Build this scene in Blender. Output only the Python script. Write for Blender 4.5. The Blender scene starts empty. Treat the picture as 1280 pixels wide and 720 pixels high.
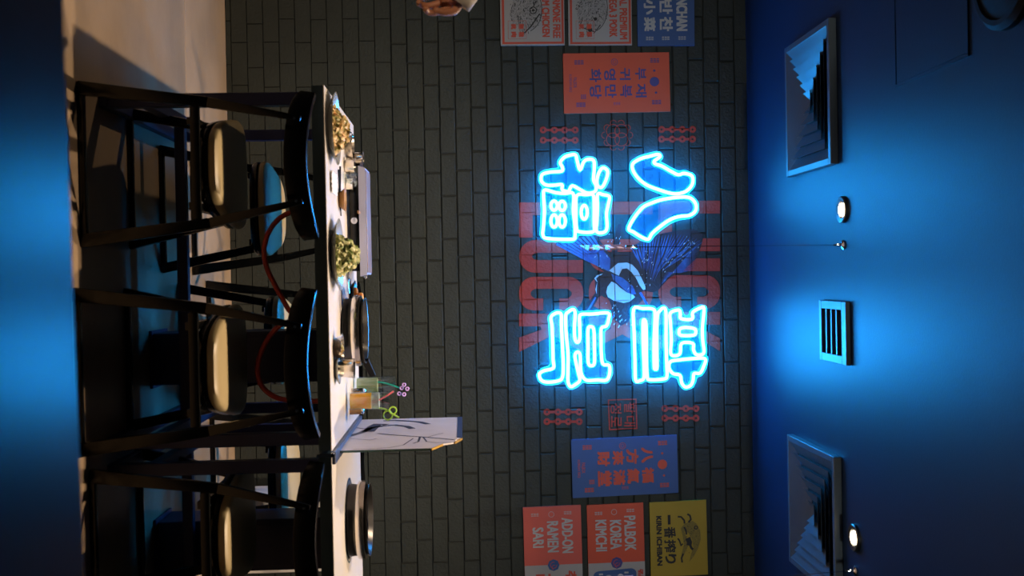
import bpy, bmesh, math, random
import numpy as np
from mathutils import Vector, Matrix
from mathutils.geometry import tessellate_polygon
random.seed(7)
C = bpy.context.scene.collection
PI = math.pi

# ------------------------------------------------------------------ camera, world, lights, exposure
FPX = 1337.0
CAMZ = 1.245
rho = math.radians(1.15)
_a = -15 * math.cos(rho) - 61 * math.sin(rho)
_b = -61 * math.cos(rho) + 15 * math.sin(rho)
yaw, pit = math.atan(-_a / FPX), math.atan(-_b / FPX)
FW = Vector((math.sin(yaw) * math.cos(pit), math.cos(yaw) * math.cos(pit), math.sin(pit)))
R0 = Vector((math.cos(yaw), -math.sin(yaw), 0))
U0 = R0.cross(FW)
RT = R0 * math.cos(rho) - U0 * math.sin(rho)
UP = U0 * math.cos(rho) + R0 * math.sin(rho)
# the photograph was taken with the camera turned on its side: picture +x is up in the room
cam = bpy.data.cameras.new('camera')
cam.sensor_width = 36
cam.lens = FPX * 36 / 1280
cam.clip_start = 0.02
cam.dof.use_dof = True
cam.dof.focus_distance = 5.3
cam.dof.aperture_fstop = 3.6
co = bpy.data.objects.new('camera', cam)
C.objects.link(co)
m = Matrix.Identity(4)
for i in range(3):
    m[i][0] = UP[i]; m[i][1] = -RT[i]; m[i][2] = -FW[i]
m[2][3] = CAMZ
co.matrix_world = m
bpy.context.scene.camera = co

vs = bpy.context.scene.view_settings
vs.view_transform = 'Standard'; vs.look = 'None'; vs.gamma = 1; vs.exposure = 0.0
vs.use_curve_mapping = False

w = bpy.data.worlds.new('dim_room'); bpy.context.scene.world = w
w.use_nodes = True
w.node_tree.nodes['Background'].inputs[0].default_value = (0.8, 0.9, 1, 1)
w.node_tree.nodes['Background'].inputs[1].default_value = 0.004

def spot_light(name, loc, aim, energy, col, ang, blend, size):
    l = bpy.data.lights.new(name, 'SPOT'); l.energy = energy; l.color = col
    l.spot_size = math.radians(ang); l.spot_blend = blend; l.shadow_soft_size = size
    o = bpy.data.objects.new(name, l); C.objects.link(o); o.location = loc
    o.rotation_euler = (Vector(aim) - Vector(loc)).to_track_quat('-Z', 'Y').to_euler()
    return o
WARM = (1.0, 0.74, 0.50)
SPOT_E = 205
TRACK_E = 100
NEON_COL = (0.018, 0.36, 1.0); NEON_S = 62
# track spots behind the viewer, washing the brick wall
for tx in (-1.2, 0.0, 1.2):
    spot_light('track_light', (tx, 1.2, 2.70), (tx * 0.95, 5.8, 1.72), TRACK_E, (0.96, 1.0, 0.93), 38, 0.9, 0.10)

# unseen fill spot added for the hand; ceiling downlight out of the picture
spot_light('hand_fill', (-1.6, 0.6, 1.90), (-0.84, 3.0, 1.23), 75, WARM, 9, 0.6, 0.05)
spot_light('near_downlight', (1.5, 1.0, 2.78), (1.5, 0.9, 0), 16, WARM, 80, 0.9, 0.05)

# ------------------------------------------------------------------ helpers
def pix(px, py, axis, val):
    """world point seen at photo pixel (px,py) on the plane axis=val"""
    d = FW * FPX + UP * (px - 640) + RT * (py - 360)
    c = Vector((0, 0, CAMZ))
    t = (val - c[axis]) / d[axis]
    return c + d * t

def mat(name, col, rough=0.5, metal=0.0, bump=0.0, bscale=40, var=0.0, spec=0.5, emit=None, es=0,
        trans=0.0, coat=0.0, col2=None, vscale=8, alpha=1.0):
    m = bpy.data.materials.new(name); m.use_nodes = True
    nt = m.node_tree; b = nt.nodes['Principled BSDF']
    b.inputs['Base Color'].default_value = (*col, 1)
    b.inputs['Roughness'].default_value = rough
    b.inputs['Metallic'].default_value = metal
    b.inputs['Specular IOR Level'].default_value = spec
    b.inputs['Transmission Weight'].default_value = trans
    b.inputs['Coat Weight'].default_value = coat
    b.inputs['Alpha'].default_value = alpha
    if emit:
        b.inputs['Emission Color'].default_value = (*emit, 1)
        b.inputs['Emission Strength'].default_value = es
    tc = nt.nodes.new('ShaderNodeTexCoord')
    if var or col2:
        n = nt.nodes.new('ShaderNodeTexNoise'); n.inputs['Scale'].default_value = vscale
        n.inputs['Detail'].default_value = 5
        nt.links.new(tc.outputs['Object'], n.inputs['Vector'])
        r = nt.nodes.new('ShaderNodeValToRGB')
        c2 = col2 if col2 else tuple(min(1, c * (1 + var)) for c in col)
        c1 = col if col2 else tuple(c * (1 - var) for c in col)
        r.color_ramp.elements[0].position = 0.35; r.color_ramp.elements[1].position = 0.65
        r.color_ramp.elements[0].color = (*c1, 1); r.color_ramp.elements[1].color = (*c2, 1)
        nt.links.new(n.outputs['Fac'], r.inputs['Fac'])
        nt.links.new(r.outputs['Color'], b.inputs['Base Color'])
    if bump:
        n = nt.nodes.new('ShaderNodeTexNoise'); n.inputs['Scale'].default_value = bscale
        n.inputs['Detail'].default_value = 6
        nt.links.new(tc.outputs['Object'], n.inputs['Vector'])
        bp = nt.nodes.new('ShaderNodeBump'); bp.inputs['Strength'].default_value = bump
        bp.inputs['Distance'].default_value = 0.01
        nt.links.new(n.outputs['Fac'], bp.inputs['Height'])
        nt.links.new(bp.outputs['Normal'], b.inputs['Normal'])
    return m

def clear_mat(name, tint, gloss=0.08, rough=0.03, haze=0.0, hcol=(1, 1, 1)):
    m = bpy.data.materials.new(name); m.use_nodes = True
    nt = m.node_tree; nt.nodes.remove(nt.nodes['Principled BSDF'])
    out = nt.nodes['Material Output']
    t = nt.nodes.new('ShaderNodeBsdfTransparent'); t.inputs[0].default_value = (*tint, 1)
    g = nt.nodes.new('ShaderNodeBsdfGlossy'); g.inputs['Roughness'].default_value = rough
    mx = nt.nodes.new('ShaderNodeMixShader'); mx.inputs[0].default_value = gloss
    nt.links.new(t.outputs[0], mx.inputs[1]); nt.links.new(g.outputs[0], mx.inputs[2])
    last = mx
    if haze:
        d = nt.nodes.new('ShaderNodeBsdfDiffuse'); d.inputs[0].default_value = (*hcol, 1)
        m2 = nt.nodes.new('ShaderNodeMixShader'); m2.inputs[0].default_value = haze
        nt.links.new(mx.outputs[0], m2.inputs[1]); nt.links.new(d.outputs[0], m2.inputs[2]); last = m2
    nt.links.new(last.outputs[0], out.inputs[0])
    return m

M = dict(
    brick=mat('dark_brick_paint', (0.030, 0.037, 0.034), 0.62, spec=0.35, bump=0.35, bscale=60, var=0.12, vscale=3),
    mortar=mat('dark_mortar', (0.018, 0.021, 0.020), 0.8, bump=0.4, bscale=80),
    ceil=mat('ceiling_paint', (0.005, 0.018, 0.050), 0.46, spec=0.22, bump=0.05, bscale=120),
    floor=mat('floor_concrete', (0.38, 0.275, 0.175), 0.38, bump=0.06, bscale=30, var=0.12, vscale=3),
    black=mat('black_lacquer', (0.0025, 0.003, 0.0035), 0.20, spec=0.3, var=0.1),
    blackmatte=mat("black_matte", (0.005, 0.005, 0.006), 0.7, spec=0.2, var=0.1),
    seat=mat('cream_vinyl', (0.40, 0.32, 0.17), 0.42, bump=0.05, bscale=90, var=0.05),
    top=mat('white_laminate', (0.72, 0.69, 0.66), 0.25, var=0.02),
    edge=mat('blue_grey_edge', (0.025, 0.06, 0.09), 0.45, var=0.08),
    frame=mat('table_frame_paint', (0.015, 0.025, 0.10), 0.45, var=0.1),
    duct=mat('duct_paint', (0.02, 0.03, 0.09), 0.5, var=0.1),
    fore=mat('dark_tabletop', (0.010, 0.010, 0.010), 0.32, spec=0.06, var=0.15, vscale=5),
    plate=mat('glazed_grey', (0.42, 0.43, 0.40), 0.18, 0.45, var=0.04),
    steel=mat('brushed_steel', (0.62, 0.56, 0.48), 0.22, 1.0, bump=0.03, bscale=60),
    chrome=mat('polished_steel', (0.7, 0.7, 0.7), 0.1, 1.0, var=0.03),
    dsteel=mat('dark_steel', (0.10, 0.10, 0.10), 0.28, 0.9, var=0.1),
    panmetal=mat('steel_pan_metal', (0.36, 0.38, 0.55), 0.45, 0.4, var=0.04),
    wood=mat('brown_wood', (0.30, 0.15, 0.05), 0.5, var=0.2),
    red=mat('red_rubber', (0.50, 0.055, 0.035), 0.42, var=0.05),
    white=mat('white_card', (0.75, 0.74, 0.74), 0.6, var=0.02),
    vent=mat('vent_enamel', (0.055, 0.075, 0.095), 0.38, 0.0, var=0.03),
    dark=mat('dark_void', (0.004, 0.004, 0.004), 0.9, var=0.1),
    lens=mat('lamp_lens', (1, 1, 1), 0.4, emit=(1.0, 0.80, 0.52), es=22),
    neon=mat('neon_tube', (0.05, 0.5, 0.9), 0.4, emit=NEON_COL, es=NEON_S),
    acryl=clear_mat('sign_acrylic', (0.80, 0.94, 1.0), 0.05, 0.05, haze=0.05, hcol=(0.02, 0.35, 0.85)),
    acedge=mat("acrylic_edge", (0.02, 0.60, 0.62), 0.3, spec=0.5, var=0.05),
    glass=clear_mat('drinking_glass', (0.92, 0.96, 0.96), 0.08, 0.03),
    salad=mat('salad_leaves', (0.10, 0.19, 0.01), 0.45, col2=(0.80, 0.74, 0.38), vscale=60),
    salad2=mat('noodle_salad', (0.16, 0.17, 0.02), 0.45, col2=(0.85, 0.55, 0.26), vscale=55),
    kimchi=mat('orange_pickle', (0.70, 0.16, 0.02), 0.35, col2=(0.75, 0.42, 0.08), vscale=40),
    drink=mat('orange_drink', (1.0, 0.36, 0.005), 0.3, col2=(1.0, 0.55, 0.03), vscale=18),
    drinktop=clear_mat('milky_drink', (0.8, 0.85, 0.8), 0.08, 0.1, haze=0.35, hcol=(0.7, 0.75, 0.72)),
    drink2=clear_mat('pale_green_drink', (0.6, 0.75, 0.5), 0.08, 0.1, haze=0.35, hcol=(0.55, 0.6, 0.3)),
    pink=mat('pink_straw', (0.85, 0.16, 0.18), 0.35, var=0.05),
    teal=mat('teal_straw', (0.02, 0.45, 0.35), 0.35, var=0.05),
    green=mat('lime_straw', (0.45, 0.75, 0.08), 0.35, var=0.05),
    purple=mat('purple_straw', (0.55, 0.35, 0.75), 0.35, var=0.05),
    skin=mat('skin', (0.52, 0.22, 0.12), 0.5, bump=0.05, bscale=60, var=0.06),
    cuff=mat('white_cotton', (0.72, 0.66, 0.58), 0.8, bump=0.1, bscale=90),
    p_white=mat('poster_white', (0.42, 0.42, 0.43), 0.6, var=0.02),
    p_red=mat('poster_red', (0.68, 0.095, 0.045), 0.6, var=0.02),
    p_coral=mat('poster_coral', (0.70, 0.125, 0.095), 0.6, var=0.02),
    p_blue=mat('poster_blue', (0.035, 0.10, 0.30), 0.6, var=0.02),
    p_yel=mat('poster_yellow', (0.42, 0.30, 0.025), 0.6, var=0.02),
    i_red=mat('ink_red', (0.62, 0.08, 0.045), 0.6, var=0.02),
    i_blue=mat('ink_blue', (0.06, 0.06, 0.26), 0.6, var=0.02),
    i_white=mat('ink_white', (0.50, 0.52, 0.54), 0.6, var=0.02),
    i_black=mat('ink_black', (0.015, 0.015, 0.018), 0.6, var=0.02),
    i_grey=mat('ink_grey', (0.11, 0.11, 0.11), 0.6, var=0.02),
    m_red=mat('mural_red', (0.46, 0.050, 0.032), 0.65, spec=0.2, bump=0.35, bscale=60, var=0.15, vscale=5),
    m_black=mat('mural_black', (0.006, 0.008, 0.016), 0.5, bump=0.35, bscale=60, var=0.1),
    m_blue=mat('mural_blue', (0.008, 0.045, 0.17), 0.5, bump=0.35, bscale=60, col2=(0.02, 0.11, 0.28), vscale=14),
    m_white=mat('mural_white', (0.42, 0.50, 0.52), 0.55, bump=0.35, bscale=60, var=0.08),
    pale_sheet=mat('pale_panel', (0.52, 0.48, 0.50), 0.35, var=0.05, trans=0.0),
    aged=mat('acrylic_green_edge', (0.16, 0.26, 0.22), 0.2, var=0.05),
    plateb=mat('seasoned_plate', (0.16, 0.11, 0.09), 0.4, var=0.2),
    gold=mat('gilt_corner', (0.75, 0.45, 0.08), 0.3, 0.8, var=0.05),
    navy=mat('navy_rail', (0.035, 0.05, 0.11), 0.35, var=0.1),
    haze=clear_mat('hanging_sheet', (0.75, 0.72, 0.85), 0.12, 0.1, haze=0.35, hcol=(0.35, 0.28, 0.42)),
    amber=mat('amber_reflection', (0.75, 0.42, 0.22), 0.5, var=0.1),
)

def wloc(o):
    v = Vector((0, 0, 0))
    while o is not None:
        v += o.location; o = o.parent
    return v

def obj(name, bm, material, parent=None, smooth=True, angle=40):
    if parent is not None:
        off = wloc(parent)
        if off.length > 0: bmesh.ops.translate(bm, verts=bm.verts, vec=-off)
    me = bpy.data.meshes.new(name)
    bmesh.ops.recalc_face_normals(bm, faces=bm.faces) if len(bm.faces) < 60000 else None
    bm.to_mesh(me); bm.free()
    me.materials.append(M[material] if isinstance(material, str) else material)
    if smooth:
        me.polygons.foreach_set('use_smooth', [True] * len(me.polygons))
        me.set_sharp_from_angle(angle=math.radians(angle))
    o = bpy.data.objects.new(name, me); C.objects.link(o)
    if parent is not None: o.parent = parent
    return o

def tag(o, label, cat, group=None, kind=None):
    o['label'] = label; o['category'] = cat
    if group: o['group'] = group
    if kind: o['kind'] = kind
    return o

def thing(name, label, cat, loc=(0, 0, 0), group=None):
    o = bpy.data.objects.new(name, None); C.objects.link(o); o.location = loc
    o.empty_display_size = 0.1
    return tag(o, label, cat, group)

def dup(o, loc, rz, label):
    r = o.copy(); C.objects.link(r); r.location = loc; r.rotation_euler = (0, 0, rz); r['label'] = label
    for ch in o.children:
        c = ch.copy(); C.objects.link(c); c.parent = r
        for g in ch.children:
            d = g.copy(); C.objects.link(d); d.parent = c
    return r

def NB(): return bmesh.new()

def box(bm, x0, x1, y0, y1, z0, z1, bev=0.0, seg=1):
    r = bmesh.ops.create_cube(bm, size=1)
    vs_ = r['verts']
    for v in vs_:
        v.co = Vector((x0 + (v.co.x + .5) * (x1 - x0), y0 + (v.co.y + .5) * (y1 - y0), z0 + (v.co.z + .5) * (z1 - z0)))
    if bev:
        ed = list({e for v in vs_ for e in v.link_edges})
        bmesh.ops.bevel(bm, geom=ed, offset=bev, segments=seg, affect='EDGES', profile=0.6)
    return bm

def beam(bm, p, q, w0, d0, w1=None, d1=None, side=Vector((1, 0, 0)), bev=0.0):
    """tapered rectangular bar from p to q"""
    p, q = Vector(p), Vector(q); w1 = w0 if w1 is None else w1; d1 = d0 if d1 is None else d1
    ax = (q - p).normalized(); s = (side - ax * side.dot(ax)).normalized(); t = ax.cross(s)
    vv = []
    for c, a, b in ((p, w0, d0), (q, w1, d1)):
        for i, j in ((-1, -1), (1, -1), (1, 1), (-1, 1)):
            vv.append(bm.verts.new(c + s * (i * a / 2) + t * (j * b / 2)))
    f = [bm.faces.new([vv[0], vv[3], vv[2], vv[1]]), bm.faces.new(vv[4:8])]
    for i in range(4):
        f.append(bm.faces.new([vv[i], vv[(i + 1) % 4], vv[4 + (i + 1) % 4], vv[4 + i]]))
    if bev:
        ed = list({e for v in vv for e in v.link_edges})
        bmesh.ops.bevel(bm, geom=ed, offset=bev, segments=2, affect='EDGES', profile=0.6)
    return bm

def smoothpts(pts, closed, n=4):
    P = [Vector(p) for p in pts]; out = []; N = len(P)
    rng = range(N) if closed else range(N - 1)
    for i in rng:
        if closed: a, b, c, d = P[(i - 1) % N], P[i], P[(i + 1) % N], P[(i + 2) % N]
        else: a, b, c, d = P[max(0, i - 1)], P[i], P[i + 1], P[min(N - 1, i + 2)]
        for k in range(n):
            t = k / n
            out.append(0.5 * ((2 * b) + (c - a) * t + (2 * a - 5 * b + 4 * c - d) * t * t + (3 * b - a - 3 * c + d) * t ** 3))
    if not closed: out.append(P[-1])
    return out

def tube(bm, pts, r, n=8, closed=False, up=Vector((0, 1, 0)), cap=True):
    P = [Vector(p) for p in pts]; N = len(P); rings = []
    prev = None
    for i in range(N):
        if closed: t = P[(i + 1) % N] - P[(i - 1) % N]
        else: t = P[min(i + 1, N - 1)] - P[max(i - 1, 0)]
        if t.length < 1e-9: t = Vector((0, 0, 1))
        t.normalize()
        ref = prev if prev is not None else (up if abs(t.dot(up)) < 0.95 else Vector((1, 0, 0)))
        a = (ref - t * ref.dot(t))
        if a.length < 1e-6: a = t.orthogonal()
        a.normalize(); prev = a; b = t.cross(a)
        rr = r[i] if isinstance(r, (list, tuple)) else r
        rings.append([bm.verts.new(P[i] + (a * math.cos(2 * PI * k / n) + b * math.sin(2 * PI * k / n)) * rr) for k in range(n)])
    for i in range(N if closed else N - 1):
        A, B = rings[i], rings[(i + 1) % N]
        for k in range(n): bm.faces.new([A[k], A[(k + 1) % n], B[(k + 1) % n], B[k]])
    if not closed and cap:
        bm.faces.new(rings[0][::-1]); bm.faces.new(rings[-1])
    return bm

def lathe(bm, prof, cx, cy, n=40, sx=1, sy=1):
    """prof: list of (r,z), both world"""
    rings = []
    for r, z in prof:
        if r < 1e-6: rings.append([bm.verts.new((cx, cy, z))])
        else: rings.append([bm.verts.new((cx + r * sx * math.cos(2 * PI * k / n), cy + r * sy * math.sin(2 * PI * k / n), z)) for k in range(n)])
    for A, B in zip(rings, rings[1:]):
        if len(A) == 1 and len(B) == 1: continue
        for k in range(n):
            k2 = (k + 1) % n
            if len(A) == 1: bm.faces.new([A[0], B[k], B[k2]])
            elif len(B) == 1: bm.faces.new([A[k], A[k2], B[0]])
            else: bm.faces.new([A[k], A[k2], B[k2], B[k]])
    return bm

def prism_xz(bm, poly, y0, y1):
    """poly of (x,z), solid between y0 (front) and y1"""
    fr = [bm.verts.new((x, y0, z)) for x, z in poly]; bk = [bm.verts.new((x, y1, z)) for x, z in poly]
    tris = tessellate_polygon([[Vector((x, z, 0)) for x, z in poly]])
    for t in tris:
        bm.faces.new([fr[i] for i in t]); bm.faces.new([bk[i] for i in reversed(t)])
    n = len(poly)
    for i in range(n): bm.faces.new([fr[i], fr[(i + 1) % n], bk[(i + 1) % n], bk[i]])
    return bm

# ---- 2-D shapes for print and paint (lists of triangles / polygons)
def tri_poly(poly):
    t = tessellate_polygon([[Vector((p[0], p[1], 0)) for p in poly]])
    return [[poly[i] for i in tr] for tr in t]

def stroke(pts, wd, closed=False, taper=False):
    out = []; n = len(pts)
    L = []
    for i in range(n):
        a = pts[(i - 1) % n] if (closed or i > 0) else pts[i]
        b = pts[(i + 1) % n] if (closed or i < n - 1) else pts[i]
        dx, dy = b[0] - a[0], b[1] - a[1]; l = math.hypot(dx, dy) or 1
        ww = wd / 2 * ((1 - abs(2 * i / (n - 1) - 1) ** 2) * 0.9 + 0.1 if taper else 1)
        L.append(((pts[i][0] - dy / l * ww, pts[i][1] + dx / l * ww), (pts[i][0] + dy / l * ww, pts[i][1] - dx / l * ww)))
    for i in range(n if closed else n - 1):
        p, q = L[i], L[(i + 1) % n]
        out.append([p[0], p[1], q[1]]); out.append([p[0], q[1], q[0]])
    return out

def disc(c, r, n=20, ry=None):
    ry = r if ry is None else ry
    return tri_poly([(c[0] + r * math.cos(2 * PI * k / n), c[1] + ry * math.sin(2 * PI * k / n)) for k in range(n)])

def ring2(c, r, wd, n=24, ry=None):
    ry = r if ry is None else ry
    return stroke([(c[0] + r * math.cos(2 * PI * k / n), c[1] + ry * math.sin(2 * PI * k / n)) for k in range(n)], wd, True)

def rect2(x0, x1, y0, y1): return [[(x0, y0), (x1, y0), (x1, y1)], [(x0, y0), (x1, y1), (x0, y1)]]

_tc = {}
def glyphs(s, bold=0.02):
    """triangles of a string fitted to the unit square (u right, v up)"""
    if (s, bold) in _tc: return _tc[(s, bold)]
    cu = bpy.data.curves.new('t', 'FONT'); cu.body = s; cu.offset = bold; cu.resolution_u = 3
    ob = bpy.data.objects.new('t', cu); C.objects.link(ob)
    dg = bpy.context.evaluated_depsgraph_get()
    me = bpy.data.meshes.new_from_object(ob.evaluated_get(dg), depsgraph=dg)
    co_ = [(v.co.x, v.co.y) for v in me.vertices]
    xs = [c[0] for c in co_]; ys = [c[1] for c in co_]
    x0, x1, y0, y1 = min(xs), max(xs), min(ys), max(ys)
    co_ = [((x - x0) / (x1 - x0), (y - y0) / (y1 - y0 if y1 > y0 else 1)) for x, y in co_]
    tr = []
    me.calc_loop_triangles()
    for t in me.loop_triangles: tr.append([co_[i] for i in t.vertices])
    bpy.data.objects.remove(ob); bpy.data.curves.remove(cu); bpy.data.meshes.remove(me)
    _tc[(s, bold)] = tr
    return tr

def text_px(s, x0, x1, y0, y1, bold=0.02):
    """string in photo px box: picture x is up, picture y is right. returns tris in (px,py)"""
    b = bold * 13        # stroke weight in px, drawn as shifted copies
    x0, x1, y0, y1 = x0 + b, x1 - b, y0 + b, y1 - b
    base = [[(x0 + v * (x1 - x0), y0 + u * (y1 - y0)) for u, v in t] for t in glyphs(s, 0)]
    if b < .08: return base
    return [[(x + dx, y + dy) for x, y in t] for dx, dy in ((-b, -b), (b, b), (-b, b), (b, -b), (0, 0)) for t in base]

# ------------------------------------------------------------------ structure: back wall of painted bricks
WY, CEIL = 5.8, 2.815
MY = WY + 0.009            # mortar face
bm = NB(); box(bm, -3.0, 3.2, MY, MY + 0.12, 0, CEIL)
wall = obj('wall_back', bm, 'mortar', smooth=False); wall['kind'] = 'structure'
PZ, PX, Z00 = 0.085, 0.235, 0.709 - 0.085 * 9
HJ, VJ = 0.0045, 0.0055     # joint widths
rb = random.Random(3)
variants = []
for k in range(8):
    b = NB(); hx, hz = (PX - VJ) / 2, (PZ - HJ) / 2
    box(b, -hx, hx, 0, 0.014, -hz, hz)
    bmesh.ops.subdivide_edges(b, edges=[e for e in b.edges if abs(e.verts[0].co.x - e.verts[1].co.x) > .1], cuts=2)
    fr = [f for f in b.faces if f.normal.y < -0.5 or f.calc_center_median().y < 0.001]
    ed = {e for f in fr for e in f.edges}
    bmesh.ops.bevel(b, geom=list(ed), offset=0.004, segments=1, affect='EDGES')
    for v in b.verts:
        if abs(v.co.x) > hx - 0.002 or abs(v.co.z) > hz - 0.002:
            chip = .004 if rb.random() < .12 else 0
            v.co.x += (rb.uniform(-.002, .001) - chip) * (1 if v.co.x > 0 else -1); v.co.z += (rb.uniform(-.0018, .0010) - chip * .7) * (1 if v.co.z > 0 else -1)
        v.co.y += rb.uniform(0, 0.0006)
    me = bpy.data.meshes.new('brick'); b.to_mesh(me); b.free(); me.materials.append(M['brick'])
    variants.append(me)
courses = []   # (z0, z1, [joint x...])
allb = []
for k in range(34):
    z0 = Z00 + k * PZ; z1 = z0 + PZ
    if z0 >= CEIL: break
    par = (k - 9) % 2
    xo = 1.083 + (PX / 2 if par else 0) - PX * 18 + rb.uniform(-.012, .012)
    js = [xo + i * PX + rb.uniform(-.006, .006) for i in range(30)]
    js = [j for j in js if -3.0 < j < 3.2]
    courses.append((z0, z1, js))
    for a, b_ in zip(js, js[1:]):
        allb.append((a, b_, z0, z1))
def visible(b):
    cx, cz = (b[0] + b[1]) / 2, (b[2] + b[3]) / 2
    return -1.62 < cx < 1.78 and cz > 0.72 and b[3] < CEIL
cand = sorted([b for b in allb if visible(b)], key=lambda b: abs((b[0] + b[1]) / 2 - 0.08) + (0.6 if b[2] < 0.8 else 0))
single = set(map(id, cand[:300]))
rest = NB()
for b in allb:
    a, b_, z0, z1 = b
    dy = rb.uniform(0, 0.0025)
    if id(b) in single:
        o = bpy.data.objects.new('brick', variants[rb.randrange(8)]); C.objects.link(o); o.parent = wall
        o.location = ((a + b_) / 2, WY + dy, (z0 + z1) / 2)
        o.scale = ((b_ - a - VJ) / (PX - VJ), 1, 1)
        if rb.random() < .5: o.scale.x *= -1; 
        if o.scale.x < 0: o.scale.x *= -1; o.rotation_euler = (0, PI, 0)
    else:
        zt = min(z1, CEIL + .01) - HJ / 2; zb = max(z0, 0) + HJ / 2
        if zt - zb < .01: continue
        box(rest, a + VJ / 2, b_ - VJ / 2, WY + dy, WY + 0.014, zb, zt)
o = obj('brick', rest, 'brick', wall, smooth=False); o['kind'] = 'stuff'

def paint(name, shapes, material, layer=1, label=None):
    """paint on the bricks: shapes are tris in photo px; cut along the joints and sunk into them"""
    bm = NB()
    for t in shapes:
        vv = [bm.verts.new((*[pix(p[0], p[1], 1, WY)[i] for i in (0,)], 0.0, pix(p[0], p[1], 1, WY)[2])) for p in t]
        try: bm.faces.new(vv)
        except ValueError: pass
    if not bm.verts: return
    zs = [v.co.z for v in bm.verts]; zmin, zmax = min(zs), max(zs)
    for z0, z1, js in courses:
        if z1 < zmin or z0 > zmax: continue
        for z in (z0 - HJ / 2, z0 + HJ / 2):
            bmesh.ops.bisect_plane(bm, geom=bm.verts[:] + bm.edges[:] + bm.faces[:], plane_co=(0, 0, z), plane_no=(0, 0, 1))
    for z0, z1, js in courses:
        if z1 < zmin or z0 > zmax: continue
        for j in js:
            for x in (j - VJ / 2, j + VJ / 2):
                fs = [f for f in bm.faces if z0 + HJ / 2 - 1e-5 < f.calc_center_median().z < z1 - HJ / 2 + 1e-5
                      and min(v.co.x for v in f.verts) < x < max(v.co.x for v in f.verts)]
                if not fs: continue
                g = set(fs)
                for f in fs: g.update(f.verts); g.update(f.edges)
                bmesh.ops.bisect_plane(bm, geom=list(g), plane_co=(x, 0, 0), plane_no=(1, 0, 0))
    bmesh.ops.split_edges(bm, edges=bm.edges[:])
    bm.faces.index_update()
    for f in bm.faces:
        c = f.calc_center_median(); y = WY - 0.0004 - 0.0004 * layer
        k = int((c.z - Z00 + HJ / 2) // PZ)
        zf = (c.z - Z00) - k * PZ
        inj = zf < HJ / 2 or zf > PZ - HJ / 2
        if not inj and 0 <= k < len(courses):
            inj = any(abs(c.x - j) < VJ / 2 for j in courses[k][2])
        if inj: y = MY - 0.0004 - 0.0003 * layer
        y -= 0.00012 * ((f.index * 7919) % 97) / 97
        for v in f.verts: v.co.y = y
        if f.normal.y > 0: f.normal_flip()
    me = bpy.data.meshes.new(name); bm.to_mesh(me); bm.free(); me.materials.append(M[material])
    o = bpy.data.objects.new(name, me); C.objects.link(o); o.parent = wall
    if label: o['label'] = label
    return o

# three rows of the red word, four tall letters each
def P(x0, x1, y0, y1): return rect2(x0, x1, y0, y1)
def letter_L(a, b, y): return P(a, a + 17, y, y + 44) + P(a, b, y, y + 16)
def arcpts(cx, cy, rx, ry, a0, a1, n=8): return [(cx + rx * math.cos(a0 + (a1 - a0) * i / n), cy + ry * math.sin(a0 + (a1 - a0) * i / n)) for i in range(n + 1)]
def letter_U(a, b, y):
    w_ = 41
    return tri_poly([(b, y), (a + 20, y)] + arcpts(a + 20, y + 20, 20, 20, -PI / 2, -PI, 6)[1:] + arcpts(a + 20, y + w_ - 20, 20, 20, PI, PI / 2, 6)
                    + [(b, y + w_), (b, y + w_ - 16), (a + 24, y + w_ - 16)] + arcpts(a + 22, y + w_ / 2, 6, 4.5, PI / 2, 3 * PI / 2, 5)[1:-1] + [(a + 24, y + 16), (b, y + 16)])
def letter_C(a, b, y):
    w_ = 42; m_ = (a + b) / 2
    lo = [(m_ - 10, y + w_ - 0), (a + 18, y + w_)] + arcpts(a + 18, y + w_ - 18, 18, 18, PI / 2, PI, 5)[1:] + arcpts(a + 18, y + 18, 18, 18, PI, 3 * PI / 2, 5)
    up = arcpts(b - 18, y + 18, 18, 18, -PI / 2, 0, 5) + arcpts(b - 18, y + w_ - 18, 18, 18, 0, PI / 2, 5) + [(m_ + 10, y + w_)]
    inn = [(m_ + 10, y + w_ - 15), (b - 20, y + w_ - 15)] + arcpts(b - 20, y + w_ / 2, 6, 5, PI / 2, -PI / 2, 5)[1:-1] + [(b - 20, y + 15), (a + 20, y + 15)] \
        + arcpts(a + 20, y + w_ / 2, 6, 5, 3 * PI / 2, PI / 2, 5)[1:-1] + [(a + 20, y + w_ - 15), (m_ - 10, y + w_ - 15)]
    return tri_poly(lo + up + inn)
def letter_K(a, b, y):
    m_ = (a + b) / 2
    return P(a, b, y, y + 16) + tri_poly([(m_ - 14, y + 15), (m_ + 8, y + 15), (m_ + 14, y + 20), (b, y + 33), (b, y + 49), (m_ + 2, y + 27), (a, y + 48), (a, y + 30), (m_ - 12, y + 20)])
for r, (a, b) in enumerate(((649, 729), (736, 816), (823, 900))):
    dy = (a - 649) * -0.012
    for nm, fn, y in (('L', letter_L, 253), ('U', letter_U, 300), ('C', letter_C, 346), ('K', letter_K, 392)):
        paint('painted_letter', fn(a, b, y + dy), 'm_red', 0, 'red painted letter %s, %s row of the mural' % (nm, ('bottom', 'middle', 'top')[r]))

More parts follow.
